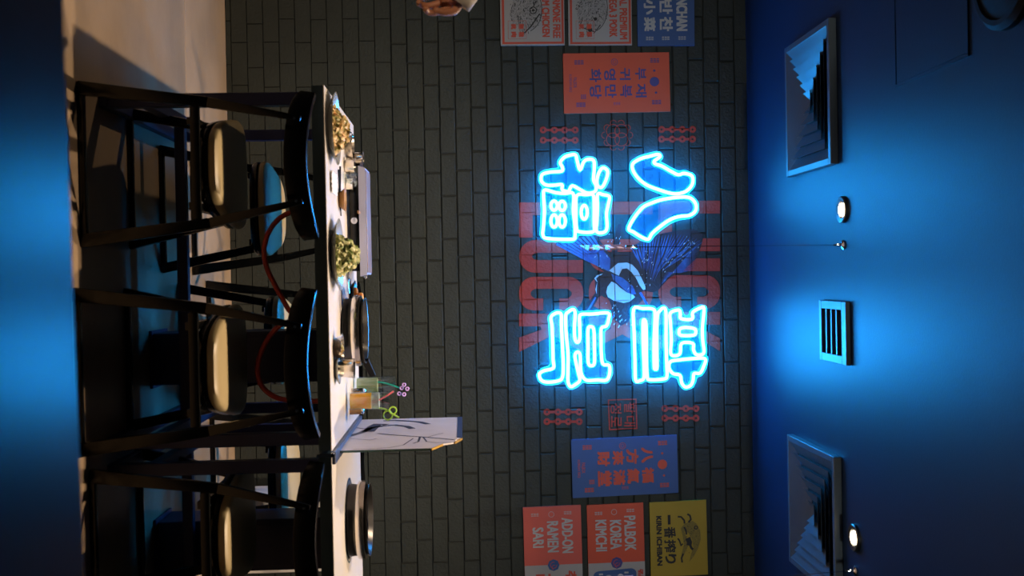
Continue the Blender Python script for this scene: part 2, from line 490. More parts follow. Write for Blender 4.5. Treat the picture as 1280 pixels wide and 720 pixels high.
# the painted bird
bo = lambda pts: [(700 + x / 5.145, 280 + y / 5.145) for x, y in pts]
body = tri_poly(bo([(310, 300), (335, 225), (360, 190), (430, 180), (490, 190), (530, 260), (590, 300), (690, 330), (640, 420), (600, 440), (540, 430), (520, 440), (540, 480),
                    (500, 520), (460, 560), (440, 630), (390, 655), (350, 610), (340, 560), (320, 500), (285, 450), (250, 470), (210, 540), (150, 620), (132, 612), (180, 510), (228, 440), (222, 350), (262, 315)]))
body += tri_poly(bo([(330, 190), (345, 110), (375, 0), (395, 0), (385, 110), (365, 200)]))
body += tri_poly(bo([(450, 150), (560, 90), (660, 60), (760, 40), (860, 30), (925, 70), (905, 150), (870, 230), (800, 290), (700, 350), (640, 415), (560, 400), (500, 260)]))
body += tri_poly(bo([(-30, 130), (40, 60), (230, 70), (340, 220), (300, 320), (180, 230)]))
paint('painted_bird', body, 'm_black', 1, 'black body and wings of the painted bird')
rr = random.Random(5)
blue = []
for i in range(24):
    t = i / 23
    base = (520 + 150 * t, 240 + 90 * math.sin(t * 3) + rr.uniform(-20, 40)); tip = (460 + 460 * t, 150 - 110 * math.sin(t * PI * .75) + 40 * t)
    for w0, s in ((11, 0), ):
        mid = ((base[0] * .45 + tip[0] * .55) + rr.uniform(-6, 6), (base[1] * .45 + tip[1] * .55) + 10)
        blue += stroke(bo([base, ((base[0] + mid[0]) / 2, (base[1] + mid[1]) / 2), mid, ((tip[0] + mid[0]) / 2, (tip[1] + mid[1]) / 2), tip]), rr.uniform(1.2, 2.3), taper=True)
for i in range(12):
    t = i / 11
    a_ = (640 + 40 * t, 400 - 90 * t); b_ = (905 - 40 * t, 100 + 190 * t)
    blue += stroke(bo([a_, ((a_[0] + b_[0]) / 2, (a_[1] + b_[1]) / 2 + 12), b_]), 1.4, taper=True)
for i in range(9):
    t = i / 8
    base = (320, 300 - 70 * t); tip = (-20 + 220 * t, 130 - 60 * t)
    blue += stroke(bo([base, ((base[0] + tip[0]) / 2 - 4, (base[1] + tip[1]) / 2 + 4), tip]), 2.6, taper=False)
blue += tri_poly(bo([(330, 320), (400, 345), (470, 400), (490, 450), (450, 455), (390, 400), (340, 355)]))
blue += stroke(bo([(230, 470), (190, 540), (140, 610)]), 2) + stroke(bo([(515, 440), (550, 500), (570, 540)]), 3)
blue += stroke(bo([(300, 620), (340, 600), (350, 580)]), 2)
paint('painted_feathers', blue, 'm_blue', 2, 'blue feathers of the painted bird')
wh = tri_poly(bo([(315, 300), (345, 275), (372, 252), (430, 248), (465, 262), (500, 300), (525, 350), (548, 400), (550, 420), (535, 425), (512, 395), (490, 350), (460, 310), (430, 285), (400, 288), (385, 318), (378, 332), (350, 318)]))
wh += tri_poly(bo([(330, 370), (305, 405), (297, 440), (308, 470), (350, 495), (410, 508), (450, 498), (482, 470), (470, 455), (430, 440), (390, 412), (355, 380)]))
wh += stroke(bo([(275, 320), (240, 335), (226, 350), (240, 375)]), 2.4, taper=True) + stroke(bo([(238, 380), (232, 420), (236, 450)]), 1.6, taper=True)
for _ in range(110):
    cx, cy = rr.choice(((480, 380), (340, 540), (390, 620), (555, 350), (760, 200), (830, 120), (560, 210), (700, 260), (270, 240), (350, 105), (870, 160)))
    x, y = cx + rr.uniform(-40, 40), cy + rr.uniform(-45, 45); L_ = rr.uniform(5, 18); a_ = rr.uniform(1.6, 2.6)
    wh += stroke(bo([(x, y), (x + L_ * math.cos(a_) / 2, y + L_ * math.sin(a_) / 2), (x + L_ * math.cos(a_), y + L_ * math.sin(a_))]), 0.9, taper=True)
paint('painted_highlights', wh, 'm_white', 3, 'white face patches and flecks of the painted bird')

# chains, ring motif, stamp
for xs, ys in (((679, 693, 705.7, 719), (162.5, 175.3)), ((827, 840.4, 852.9, 865.6), (161.8, 174)), ((683.7, 697.5, 710.4, 724), (515, 527)), ((831, 844.5, 857.3, 870), (510.6, 522.7))):
    s = []
    for y in ys:
        for x in xs: s += ring2((x, y), 2.9, 2.9, 14)
        for x0, x1 in zip(xs, xs[1:]): s += P(x0 + 3.5, x1 - 3.5, y - 1.5, y + 1.5)
    paint('painted_chain', s, 'm_red', 0, 'red painted double chain of four links')
s = []
for k in range(4):
    a_ = PI / 4 + k * PI / 2
    s += ring2((771.5 + 7.5 * math.cos(a_), 169 + 7.5 * math.sin(a_)), 8.2, 0.9, 20)
for k in range(10): s += stroke(arcpts(771.5 + 15.5 * math.cos(2 * PI * k / 10), 169 + 15.5 * math.sin(2 * PI * k / 10), 4, 4, 2 * PI * k / 10 - 1.5, 2 * PI * k / 10 + 1.5, 5), 0.9)
paint('painted_ring_motif', s, 'm_red', 0, 'red line drawing of interlocking rings')
s = stroke([(760.5, 500), (795, 499), (796, 535.5), (762, 537)], 2.0, True)
s += text_px('팔', 780, 794, 503, 517, .01) + text_px('정', 763, 777, 504, 517, .01) + text_px('대', 780, 794, 520, 533, .01) + text_px('로', 764, 777, 520, 534, .01)
paint('painted_stamp', s, 'm_red', 0, 'red painted square seal with four characters')

# ------------------------------------------------------------------ ceiling, floor, ledge
bm = NB(); box(bm, -3.0, 3.2, -0.6, MY + 0.12, CEIL, CEIL + 0.1)
ceil = obj('ceiling', bm, 'ceil', smooth=False); ceil['kind'] = 'structure'
bm = NB(); box(bm, -3.0, 3.2, -0.6, MY + 0.12, -0.1, -0.012)
floor = obj('floor', bm, 'mortar', smooth=False); floor['kind'] = 'structure'
FJ = 4.955
for y0, y1 in ((-0.6, FJ - 0.0025), (FJ + 0.0025, MY)):
    bm = NB(); box(bm, -3.0, 3.2, y0, y1, -0.012, 0, 0.001); obj('floor_slab', bm, 'floor', floor, smooth=False)

def lines_on_ceiling(pts, name, wd=0.003):
    b = NB()
    for p, q in zip(pts, pts[1:]):
        beam(b, (p[0], p[1], CEIL - 0.001), (q[0], q[1], CEIL - 0.001), wd, 0.004, side=Vector((q[1] - p[1], p[0] - q[0], 0)))
    return b
A_, B_ = pix(1122, 105, 2, CEIL), pix(1210, 70, 2, CEIL)
hx = thing('access_hatch', 'flush square access hatch in the dark part of the ceiling', 'hatch', (A_.x - .3, (A_.y + B_.y) / 2, CEIL))
bm = NB(); box(bm, A_.x - .62, A_.x, B_.y, A_.y, CEIL - 0.004, CEIL + 0.002, 0.001); obj('hatch_panel', bm, 'ceil', hx, smooth=False)
bm = NB()
for (x0, x1, y0, y1) in ((A_.x - .63, A_.x + .004, A_.y + .002, A_.y + .012), (A_.x - .63, A_.x + .004, B_.y - .012, B_.y - .002), (A_.x + .002, A_.x + .012, B_.y - .012, A_.y + .012), (A_.x - .632, A_.x - .622, B_.y - .012, A_.y + .012)):
    box(bm, x0, x1, y0, y1, CEIL - 0.006, CEIL + 0.002)
obj('hatch_frame', bm, 'ceil', hx, smooth=False)

# ------------------------------------------------------------------ neon characters
def zp(ox, oy, sc, pts): return [(ox + x / sc, oy + y / sc) for x, y in pts]
def oval(cx, cy, w_, h_, n=12): return [(cx + w_ / 2 * math.cos(2 * PI * k / n), cy + h_ / 2 * math.sin(2 * PI * k / n)) for k in range(n)]
CH = []
S1 = 5.764
CH.append(('luck', 'cyan neon character of a box-like glyph, lower left of the sign', 660, 185, S1, [
    [(97, 200), (120, 182), (175, 172), (245, 166), (246, 135), (232, 105), (260, 68), (300, 52), (342, 50), (355, 95), (375, 160), (400, 102), (430, 82), (472, 90), (477, 150), (472, 230), (490, 270), (484, 312),
     (430, 325), (375, 300), (318, 272), (290, 312), (246, 300), (245, 264), (190, 268), (130, 266), (98, 240)],
    [(540, 143), (574, 168), (562, 230), (532, 283), (502, 272), (497, 230), (512, 175)],
    [(122, 302), (200, 322), (270, 327), (315, 322), (330, 352), (326, 450), (338, 560), (338, 635), (318, 658), (140, 652), (107, 625), (112, 560), (118, 450), (112, 340)],
    oval(188, 415, 46, 66), oval(246, 417, 46, 66), oval(188, 526, 46, 88), oval(246, 526, 46, 88),
    [(352, 342), (420, 337), (468, 337), (476, 400), (476, 540), (478, 595), (440, 608), (372, 603), (350, 580), (345, 450)],
    oval(405, 463, 44, 100, 14),
    [(502, 332), (540, 336), (586, 350), (580, 400), (566, 470), (570, 560), (558, 600), (520, 612), (492, 595), (497, 520), (500, 420)]]))
CH.append(('eight', 'cyan neon character of two curved strokes, upper left of the sign', 770, 185, S1, [
    [(275, 95), (318, 62), (300, 46), (240, 60), (180, 76), (122, 112), (122, 160), (160, 218), (220, 266), (300, 298), (380, 323), (440, 330), (508, 310), (550, 260), (548, 203), (490, 182), (450, 193), (400, 170), (330, 130), (285, 115)],
    [(92, 585), (120, 520), (190, 430), (260, 395), (340, 370), (450, 355), (530, 358), (573, 400), (573, 452), (530, 485), (450, 495), (380, 522), (300, 580), (257, 620), (232, 658), (180, 640), (125, 605)]]))
CH.append(('bok', 'cyan neon character with open hooks, lower right of the sign', 660, 375, 6.0, [
    [(238, 97), (205, 100), (172, 130), (180, 200), (186, 350), (188, 450), (190, 510), (120, 530), (86, 555), (97, 598), (140, 616), (220, 608), (258, 580), (264, 480), (256, 300), (250, 180), (250, 115)],
    [(338, 70), (302, 90), (282, 120), (286, 250), (300, 400), (300, 520), (300, 610), (320, 650), (358, 632), (388, 602), (378, 550), (362, 480), (352, 415), (370, 390), (391, 412), (394, 520), (410, 575), (445, 603), (520, 600), (588, 600),
     (612, 550), (608, 490), (562, 480), (550, 400), (548, 300), (550, 212), (588, 195), (604, 145), (600, 97), (480, 105), (402, 107), (386, 130), (388, 200), (388, 290), (370, 318), (352, 290), (348, 200), (354, 100)],
    [(470, 200), (493, 222), (498, 350), (498, 470), (475, 493), (452, 470), (450, 350), (450, 220)]]))
CH.append(('pal', 'cyan neon character with stacked strokes, upper right of the sign', 775, 375, 6.0, [
    [(102, 68), (170, 64), (246, 68), (262, 110), (255, 300), (256, 500), (267, 516), (278, 500), (275, 300), (280, 120), (300, 80), (325, 60), (344, 90), (345, 300), (350, 480), (352, 570), (330, 592), (225, 598), (204, 570), (198, 400),
     (196, 200), (185, 150), (172, 170), (174, 350), (180, 500), (178, 585), (150, 604), (117, 600), (112, 450), (106, 250)],
    [(377, 98), (442, 75), (452, 105), (458, 140), (540, 143), (545, 92), (598, 62), (630, 62), (618, 200), (620, 300), (630, 390), (600, 412), (567, 405), (550, 370), (545, 325), (462, 325), (450, 400), (410, 418), (380, 400), (384, 300), (379, 180)],
    [(452, 214), (500, 206), (558, 216), (568, 240), (556, 262), (500, 268), (450, 262), (442, 240)],
    [(638, 440), (540, 440), (440, 450), (378, 462), (368, 510), (398, 552), (450, 565), (462, 620), (490, 653), (530, 640), (548, 600), (555, 552), (600, 548), (626, 500)]]))
NY = 5.735

def outer_contours(polys, r, res=0.5):
    xs = [p[0] for q in polys for p in q]; ys = [p[1] for q in polys for p in q]
    x0, x1, y0, y1 = min(xs) - r - 2, max(xs) + r + 2, min(ys) - r - 2, max(ys) + r + 2
    gx = np.arange(x0, x1, res); gy = np.arange(y0, y1, res)
    X, Y = np.meshgrid(gx, gy, indexing='ij'); mask = np.zeros(X.shape, bool)
    for q in polys:
        ins = np.zeros(X.shape, bool)
        for (ax, ay), (bx, by) in zip(q, q[1:] + q[:1]):
            dx, dy = bx - ax, by - ay; L2 = dx * dx + dy * dy + 1e-9
            t = np.clip(((X - ax) * dx + (Y - ay) * dy) / L2, 0, 1)
            mask |= (X - ax - t * dx) ** 2 + (Y - ay - t * dy) ** 2 < r * r
            if abs(dy) > 1e-9:
                c = ((ay > Y) != (by > Y)) & (X < (bx - ax) * (Y - ay) / dy + ax); ins ^= c
        mask |= ins
    out = []; lab = np.zeros(mask.shape, int); n = 0
    W, H = mask.shape
    for i in range(W):
        for j in range(H):
            if mask[i, j] and not lab[i, j]:
                n += 1; st = [(i, j)]; lab[i, j] = n; cnt = 0
                while st:
                    a, b = st.pop(); cnt += 1
                    for da, db in ((1, 0), (-1, 0), (0, 1), (0, -1)):
                        u, v = a + da, b + db
                        if 0 <= u < W and 0 <= v < H and mask[u, v] and not lab[u, v]: lab[u, v] = n; st.append((u, v))
                if cnt < 60: continue
                # Moore trace from (i,j), the first cell met in scan order
                N8 = [(-1, 0), (-1, 1), (0, 1), (1, 1), (1, 0), (1, -1), (0, -1), (-1, -1)]
                cur = (i, j); d = 0; path = [cur]
                for _ in range(20000):
                    for k in range(8):
                        dd = (d + 6 + k) % 8
                        u, v = cur[0] + N8[dd][0], cur[1] + N8[dd][1]
                        if 0 <= u < W and 0 <= v < H and lab[u, v] == n:
                            cur = (u, v); d = dd; break
                    if cur == (i, j): break
                    path.append(cur)
                pts = [(gx[a], gy[b]) for a, b in path]
                N = len(pts); k_ = 5
                sm = [(sum(pts[(q + s) % N][0] for s in range(-k_, k_ + 1)) / (2 * k_ + 1), sum(pts[(q + s) % N][1] for s in range(-k_, k_ + 1)) / (2 * k_ + 1)) for q in range(0, N, 5)]
                out.append(sm)
    return out

for nm, lab, ox, oy, sc, outs in CH:
    polys = [zp(ox, oy, sc, o_) for o_ in outs]
    cx = sum(p[0] for p in polys[0]) / len(polys[0]); cy = sum(p[1] for p in polys[0]) / len(polys[0])
    c = pix(cx, cy, 1, NY)
    root = thing('neon_character', lab, 'neon sign', c, 'neon characters on the brick wall')
    for q in polys:
        pts = smoothpts([pix(x, y, 1, NY) for x, y in q], True, 4)
        bm = NB(); tube(bm, pts, 0.0088, 7, True); obj('neon_tube', bm, 'neon', root)
    for cont in outer_contours(polys, 4.0):
        pw = [pix(x, y, 1, NY + .018) for x, y in cont]
        bm = NB(); prism_xz(bm, [(p.x, p.z) for p in pw], NY + .016, NY + .021); obj('backing_sheet', bm, 'acryl', root, smooth=False)
        bm = NB(); tube(bm, pw, 0.003, 5, True); obj('sheet_edge', bm, 'acedge', root)
        zs = sorted(pw, key=lambda p: p.z); xsn = sorted(pw, key=lambda p: p.x)
        for p in (zs[0], zs[-1]):
            q = Vector((p.x, 0, p.z)) * 0.94 + Vector((c.x, 0, c.z)) * 0.06
            bm = NB(); tube(bm, [(q.x, NY + .012, q.z), (q.x, WY + .004, q.z)], 0.005, 8, up=Vector((0, 0, 1))); obj('standoff', bm, 'chrome', root)

# ------------------------------------------------------------------ posters
class Poster:
    def __init__(s, name, label, corners, box_, base):
        # corners BL, BR, TR, TL (upright sense) in photo px; box_ = nominal x0,x1,y0,y1
        s.c = [pix(x, y, 1, WY - .012) for x, y in corners]; s.b = box_; s.k = 0
        mid = sum(s.c, Vector()) / 4
        s.root = thing(name, label, 'poster', (mid.x, WY - .005, mid.z))
        bm = NB(); prism_xz(bm, [(p.x, p.z) for p in s.c], WY - .012, WY + 0.001)
        s.board = obj('poster_board', bm, base, s.root, smooth=False)
    def P(s, x, y):
        v = (x - s.b[0]) / (s.b[1] - s.b[0]); u = (y - s.b[2]) / (s.b[3] - s.b[2])
        BL, BR, TR, TL = s.c
        return BL * (1 - u) * (1 - v) + BR * u * (1 - v) + TR * u * v + TL * (1 - u) * v
    def ink(s, name, tris, material):
        s.k += 1; bm = NB(); y0 = WY - .012 - .0003 - .0003 * s.k
        for ti, t in enumerate(tris):
            y = y0 - 0.00012 * ((ti * 7919) % 97) / 97
            vv = []
            for p in t:
                q = s.P(*p); vv.append(bm.verts.new((q.x, y, q.z)))
            try: f = bm.faces.new(vv)
            except ValueError: pass
        o = obj(name, bm, material, s.root, smooth=False)
        if name in ('printed_marks', 'printed_title', 'animal_lines', 'beast_lines', 'printed_shapes', 'emblem_petals'): o['kind'] = 'stuff'
        return o
def trigram(x, y, w_=12, h_=6):
    out = []
    for i in range(3):
        for j in range(3): out += P(x - w_ / 2 + j * w_ / 3 + .3, x - w_ / 2 + (j + 1) * w_ / 3 - .3, y - h_ / 2 + i * h_ / 3 + .25, y - h_ / 2 + (i + 1) * h_ / 3 - .55)
    return out
Z8 = lambda x, y: (700 + x / 8, 60 + y / 8)
def gl(s, ox, oy, b, bold): return text_px(s, ox + b[0] / 8, ox + b[1] / 8, oy + b[2] / 8, oy + b[3] / 8, bold)

p = Poster('poster', 'small red poster with eight blue Korean characters, above the left pair of chains', [(703.7, 66.9), (705.2, 141.9), (838.1, 139.4), (836.2, 65.3)], (704, 837, 66, 141), 'p_red')
t = []
for g, b in (('부', (750, 860, 200, 320)), ('재', (750, 862, 362, 500)), ('귀', (595, 705, 200, 322)), ('복', (595, 716, 368, 495)), ('영', (438, 558, 205, 322)), ('만', (445, 560, 366, 500)), ('화', (292, 410, 205, 340)), ('당', (290, 410, 370, 505))):
    t += gl(g, 700, 60, b, .03)
p.ink('printed_text', t, 'i_blue')
def small_marks(ox, oy):
    s = disc((ox + 942 / 8, oy + 343 / 8), 6)
    for x, y in ((190, 140), (950, 130), (200, 565), (958, 552)): s += trigram(ox + x / 8, oy + y / 8)
    s += disc((ox + 943 / 8, oy + 232 / 8), 1.8, 4) + disc((ox + 955 / 8, oy + 455 / 8), 1.8, 4) + ring2((ox + 545 / 8, oy + 140 / 8), 4, .6, 12) + ring2((ox + 545 / 8, oy + 140 / 8), 2, .5, 8)
    s += trigram(ox + 560 / 8, oy + 560 / 8, 9, 4) + text_px('PALBOK', ox + 130 / 8, ox + 165 / 8, oy + 290 / 8, oy + 395 / 8, 0) + text_px('KOREAN BBQ', ox + 85 / 8, ox + 115 / 8, oy + 260 / 8, oy + 435 / 8, 0)
    s += trigram(ox + 228 / 8, oy + 485 / 8, 7, 6)
    return s
p.ink('printed_marks', small_marks(700, 60), 'i_blue')
p = Poster('poster', 'small blue poster with eight red Chinese characters, below the right pair of chains', [(714, 549.7), (716, 622.7), (848, 616), (846, 543.7)], (714, 847, 547, 619.5), 'p_blue')
t = []
for g, b in (('八', (730, 850, 165, 320)), ('方', (580, 705, 175, 325)), ('來', (440, 560, 185, 330)), ('財', (290, 415, 185, 335)), ('福', (735, 855, 365, 520)), ('氣', (585, 710, 370, 520)), ('滿', (445, 565, 375, 530)), ('堂', (290, 430, 380, 535))):
    t += gl(g, 710, 540, b, .055)
p.ink('printed_text', t, 'i_red'); p.ink('printed_marks', small_marks(710, 540), 'i_red')

p = Poster('poster', 'coral and white poster reading ADD-ON RAMEN SARI', [(653.7, 634.5), (657.5, 765), (729.5, 762), (725.9, 631.3)], (655.5, 727.6, 633, 763.5), 'p_coral')
p.ink('white_panel', P(655.5, 727.6, 706, 763.5), 'p_white')
p.ink('printed_text', text_px('ADD-ON', 703, 717, 648, 692, .03) + text_px('RAMEN', 684.8, 698.8, 651.5, 690.3, .03) + text_px('SARI', 666.5, 680.3, 658.6, 684, .03) + trigram(670, 643, 10, 4.5) + trigram(711, 642, 10, 4.5) + ring2((690.5, 643), 3.4, .5, 12), 'i_white')
p.ink('emblem', disc((691.6, 706.4), 7.4, 8), 'p_blue'); p.ink('emblem_petals', stroke(arcpts(691.6, 706.4, 4, 4, 0, 5), .6) + stroke(arcpts(692.6, 709.4, 3, 3, 2, 5), .6), 'i_red')
p.ink('printed_title', text_px('라면', 663, 690, 717, 748, .04) + text_px('추가', 706, 720, 714, 738, .04), 'i_red')

p = Poster('poster', 'red and white poster with PALBOK KOREA KIMCHI lettering'.replace('PALBOK KOREA ', ''), [(733.4, 631.6), (737, 762), (807.5, 759), (804, 628.3)], (735, 806, 630, 760.5), 'p_red')
p.ink('white_panel', P(735, 806, 703, 760.5), 'p_white')
p.ink('printed_text', text_px('PALBOK', 781.3, 795.8, 645.4, 689, .03) + text_px('KOREA', 763.2, 777.7, 650, 686.3, .03) + text_px('KIMCHI', 745, 759.2, 649, 688.3, .03) + trigram(749.5, 641, 10, 4.5) + trigram(789.5, 639, 10, 4.5) + ring2((769, 640), 3.4, .5, 12), 'i_white')
p.ink('blue_panel', tri_poly(arcpts(748, 719, 7, 6, PI, 1.5 * PI, 5) + arcpts(788, 717, 7, 6, -PI / 2, 0, 5) + [(795, 755), (741, 755)]), 'p_blue')
p.ink('emblem', disc((770.7, 703.5), 7.4, 8), 'i_blue'); p.ink('emblem_petals', stroke(arcpts(770.7, 703.5, 4, 4, 0, 5), .6) + stroke(arcpts(771.7, 706.5, 3, 3, 2, 5), .6), 'i_red')
p.ink('printed_shapes', disc((760, 722), 5, 10, 4) + disc((775, 721), 4, 10, 4) + P(748, 753, 716, 718) + P(780, 785, 715, 717), 'i_white')
p.ink('printed_title', text_px('김치', 797, 804, 712, 735, .04), 'i_red')

p = Poster('poster', 'mustard yellow poster with a long horned beast and black lettering', [(811.8, 628.3), (814, 721.5), (885, 718), (882.6, 624.9)], (813, 884, 626.5, 719.8), 'p_yel')
t = text_px('一', 835.3, 838.8, 643, 655, .05) + text_px('番', 830.3, 845, 658, 672, .03) + text_px('搾', 830.3, 845, 674, 690, .03) + text_px('り', 831, 845, 692, 704, .04) + text_px('KIRIN ICHIBAN', 820.8, 827.6, 643.6, 706, .035)
p.ink('printed_text', t, 'i_black')
ky = lambda pts: [(800 + x / 7.2, 620 + y / 7.2) for x, y in pts]
t = tri_poly(ky([(370, 290), (400, 255), (440, 240), (480, 230), (515, 260), (545, 320), (548, 400), (520, 480), (480, 550), (440, 595), (455, 530), (480, 470), (470, 400), (440, 340), (400, 320), (420, 380), (430, 440), (410, 500), (390, 540), (370, 520), (395, 440), (385, 360)]))
p.ink('beast_body', t, mat('ink_olive', (0.22, 0.17, 0.03), .6, var=.25, vscale=300))
t = []
for q, w_ in (([(345, 185), (375, 188), (402, 220), (405, 250)], 2.2), ([(432, 165), (455, 180), (463, 215), (440, 240)], 2.4), ([(340, 380), (355, 400), (370, 450), (385, 430)], 2), ([(385, 520), (370, 560), (375, 600)], 2.2), ([(440, 420), (460, 470), (475, 488)], 3), ([(430, 380), (445, 420), (440, 450)], 6.5), ([(400, 280), (415, 310), (420, 350)], 2)):
    t += stroke(ky(q), w_, taper=False)
t += ring2(ky([(507, 290)])[0], 2, 1.2, 8)
for i in range(26):
    a_ = rr.uniform(0, 1); x, y = 400 + 130 * a_, 270 + 260 * rr.random(); t += stroke(ky([(x, y), (x + rr.uniform(-14, 14), y + 10)]), .5)
p.ink('beast_lines', t, 'i_black')

def animal_print(p, x0, x1, y0, y1, seed, pig):
    r_ = random.Random(seed); t = []; cx, cy = (x0 + x1) / 2, (y0 + y1) / 2; W_, H_ = (x1 - x0) / 2, (y1 - y0) / 2
    g = tri_poly([(cx + W_ * .95 * math.cos(a) * (1 + .12 * math.sin(5 * a)), cy + H_ * .95 * math.sin(a) * (1 + .1 * math.cos(7 * a))) for a in [2 * PI * k / 26 for k in range(26)]])
    p.ink('printed_animal', g, mat('ink_pale', (0.33, 0.33, 0.34), .6, var=.3, vscale=200))
    for i in range(150):
        a = r_.uniform(0, 2 * PI); q = math.sqrt(r_.random()); x, y = cx + W_ * q * math.cos(a), cy + H_ * q * math.sin(a)
        d = r_.uniform(-.8, .8) + (1.2 if pig else .4) + a * .3; L_ = r_.uniform(1.5, 4.5)
        t += stroke([(x, y), (x + L_ * math.cos(d) / 2, y + L_ * math.sin(d) / 2 + .5), (x + L_ * math.cos(d), y + L_ * math.sin(d))], r_.uniform(.4, 1.3), taper=True)
    t += stroke([(cx + W_ * math.cos(a), cy + H_ * math.sin(a) * .95) for a in [(-.9 + 2.2 * k / 10) for k in range(11)]], .8)
    if pig: t += disc((cx + W_ * .2, cy + H_ * .45), 2.2, 10) + stroke([(x0 + 8, y1 - 6), (cx + 3, y1 - 1), (cx + 10, y1 - 10)], 1.2) + disc((x0 + 16, y1 - 4), 3, 10)
    else: t += ring2((cx + W_ * .45, cy + H_ * .05), 4.2, 1.2, 12) + disc((cx + W_ * .45, cy + H_ * .05), 1.6, 10) + stroke([(x1 - 3, cy + 6), (cx + 6, y1 - 8), (cx - 2, y1)], 1.5)
    p.ink('animal_lines', t, 'i_black')
for (lab, cr, nb, l1, l2, b1, b2, an, pig) in (
    ('white poster with red frame reading HORMONE FREE FARM CHICKEN', [(624, -73), (626, 57), (706, 56.3), (704, -74)], (625, 705, -73.5, 56.7), 'HORMONE FREE', 'FARM CHICKEN', (690.3, 700, -14, 48), (677, 686.5, -14, 46.5), (637, 677, -18, 41), False),
    ('white poster with red frame reading OMEGA 3 PORK', [(709.3, -73), (710.8, 57), (790, 56.5), (788.5, -74)], (710, 789.3, -73.5, 56.7), 'REAL PREMIUM', 'OMEGA 3 PORK', (774, 783.7, -14, 49.5), (761, 771, -14, 46.5), (721, 759, -22, 41), True)):
    p = Poster('poster', lab, cr, nb, 'p_white')
    x0, x1, y0, y1 = nb
    p.ink('red_border', P(x0 + 2, x1 - 1, y1 - 4.3, y1 - 1.8) + P(x0 + 2, x0 + 4.8, y0 + 3, y1 - 4.3) + P(x1 - 3.8, x1 - 1, y0 + 3, y1 - 4.3) + P(x0 + 2, x1 - 1, y0 + 2, y0 + 4.5), 'i_red')
    animal_print(p, *an, 11 if pig else 12, pig)
    ex = x0 + 9.5
    t = text_px(l1, *b1, .03) + text_px(l2, *b2, .03) + stroke([(ex, 26), (ex + 22.5, 26), (ex + 22.5, 48.5), (ex, 48.5)], .5, True)
    for g, (gx_, gy_) in zip('無抗豚肉' if pig else '無抗雞肉', ((ex + 13, 29.5), (ex + 3.5, 29.5), (ex + 13, 39.5), (ex + 3.5, 39.5))): t += text_px(g, gx_, gx_ + 7, gy_, gy_ + 7, .04)
    p.ink('printed_text', t, 'i_red')
p = Poster('poster', 'dark blue poster with white BANCHAN lettering', [(795.5, -73), (797.3, 57.8), (868.3, 57), (867, -74)], (796.5, 867.7, -73.5, 57.4), 'p_blue')
t = text_px('BANCHAN', 845, 859, -16, 39, .05) + text_px('반', 824.3, 840.5, -1, 17.5, .05) + text_px('찬', 824.3, 840.5, 21, 39, .05) + text_px('小', 804.5, 819, -1, 18, .05) + text_px('菜', 804.5, 819, 21, 39, .05)
t += trigram(811.5, 48, 10, 5) + trigram(831.5, 48, 10, 5) + trigram(852, 48, 10, 5)
p.ink('printed_text', t, 'i_white')

# ------------------------------------------------------------------ ceiling fixtures
def diffuser(name, label, x0, x1, y0, y1):
    cx, cy = (x0 + x1) / 2, (y0 + y1) / 2; h = (x1 - x0) / 2; hy = (y1 - y0) / 2
    root = thing(name, label, 'vent', (cx, cy, CEIL), 'square ceiling air diffusers')
    zb = CEIL - 0.034
    bm = NB()
    for a in ((x0, x1, y0, y0 + .028), (x0, x1, y1 - .028, y1), (x0, x0 + .028, y0 + .028, y1 - .028), (x1 - .028, x1, y0 + .028, y1 - .028)):
        box(bm, a[0], a[1], a[2], a[3], zb, CEIL - .001, .002)
    obj('vent_frame', bm, 'vent', root, smooth=False)
    bm = NB(); box(bm, x0 + .02, x1 - .02, y0 + .02, y1 - .02, CEIL - .004, CEIL - .001); obj('vent_back', bm, 'dark', root, smooth=False)
    n = 6; step = (h - .03) / n
    for i in range(n):
        a = h - .028 - i * step; b = a - step * 1.05; b = max(b, .004)
        ay = a * hy / h; by = b * hy / h
        for s in range(4):
            q = [(-a, -ay), (a, -ay), (b, -by), (-b, -by)] if s == 0 else [(a, -ay), (a, ay), (b, by), (b, -by)] if s == 1 else [(a, ay), (-a, ay), (-b, by), (b, by)] if s == 2 else [(-a, ay), (-a, -ay), (-b, -by), (-b, by)]
            bm = NB(); zz = (zb + .002, zb + .002, CEIL - .007, CEIL - .007)
            lo = [bm.verts.new((cx + p_[0], cy + p_[1], z)) for p_, z in zip(q, zz)]
            hi = [bm.verts.new((cx + p_[0], cy + p_[1], z + .0018)) for p_, z in zip(q, zz)]
            bm.faces.new(lo); bm.faces.new(hi[::-1])
            for k in range(4): bm.faces.new([lo[k], lo[(k + 1) % 4], hi[(k + 1) % 4], hi[k]])
            obj('louver', bm, 'vent', root, smooth=False)
diffuser('ceiling_vent', 'square stepped air diffuser on the blue ceiling, left of the small grille', -1.043, -0.437, 4.39, 5.0)
diffuser('ceiling_vent', 'square stepped air diffuser by the second downlight, right of the small grille', 0.79, 1.40, 4.41, 5.06)
g0, g1 = pix(1029, 375, 2, CEIL), pix(1064, 457, 2, CEIL)
x0, x1, y0, y1 = g0.x, g1.x, g1.y, g0.y
root = thing('ceiling_grille', 'small rectangular slotted air grille in the middle of the blue ceiling', 'vent', ((x0 + x1) / 2, (y0 + y1) / 2, CEIL))
zb = CEIL - .02; bm = NB()
ix0, ix1, iy0, iy1 = x0 + .035, x1 - .035, y0 + .05, y1 - .03
for a in ((x0, x1, y0, iy0), (x0, x1, iy1, y1), (x0, ix0, iy0, iy1), (ix1, x1, iy0, iy1)): box(bm, *a, zb, CEIL - .001, .002)
obj('grille_frame', bm, 'vent', root, smooth=False)
bm = NB(); box(bm, ix0 - .005, ix1 + .005, iy0 - .005, iy1 + .005, CEIL - .003, CEIL - .001); obj('grille_back', bm, 'dark', root, smooth=False)
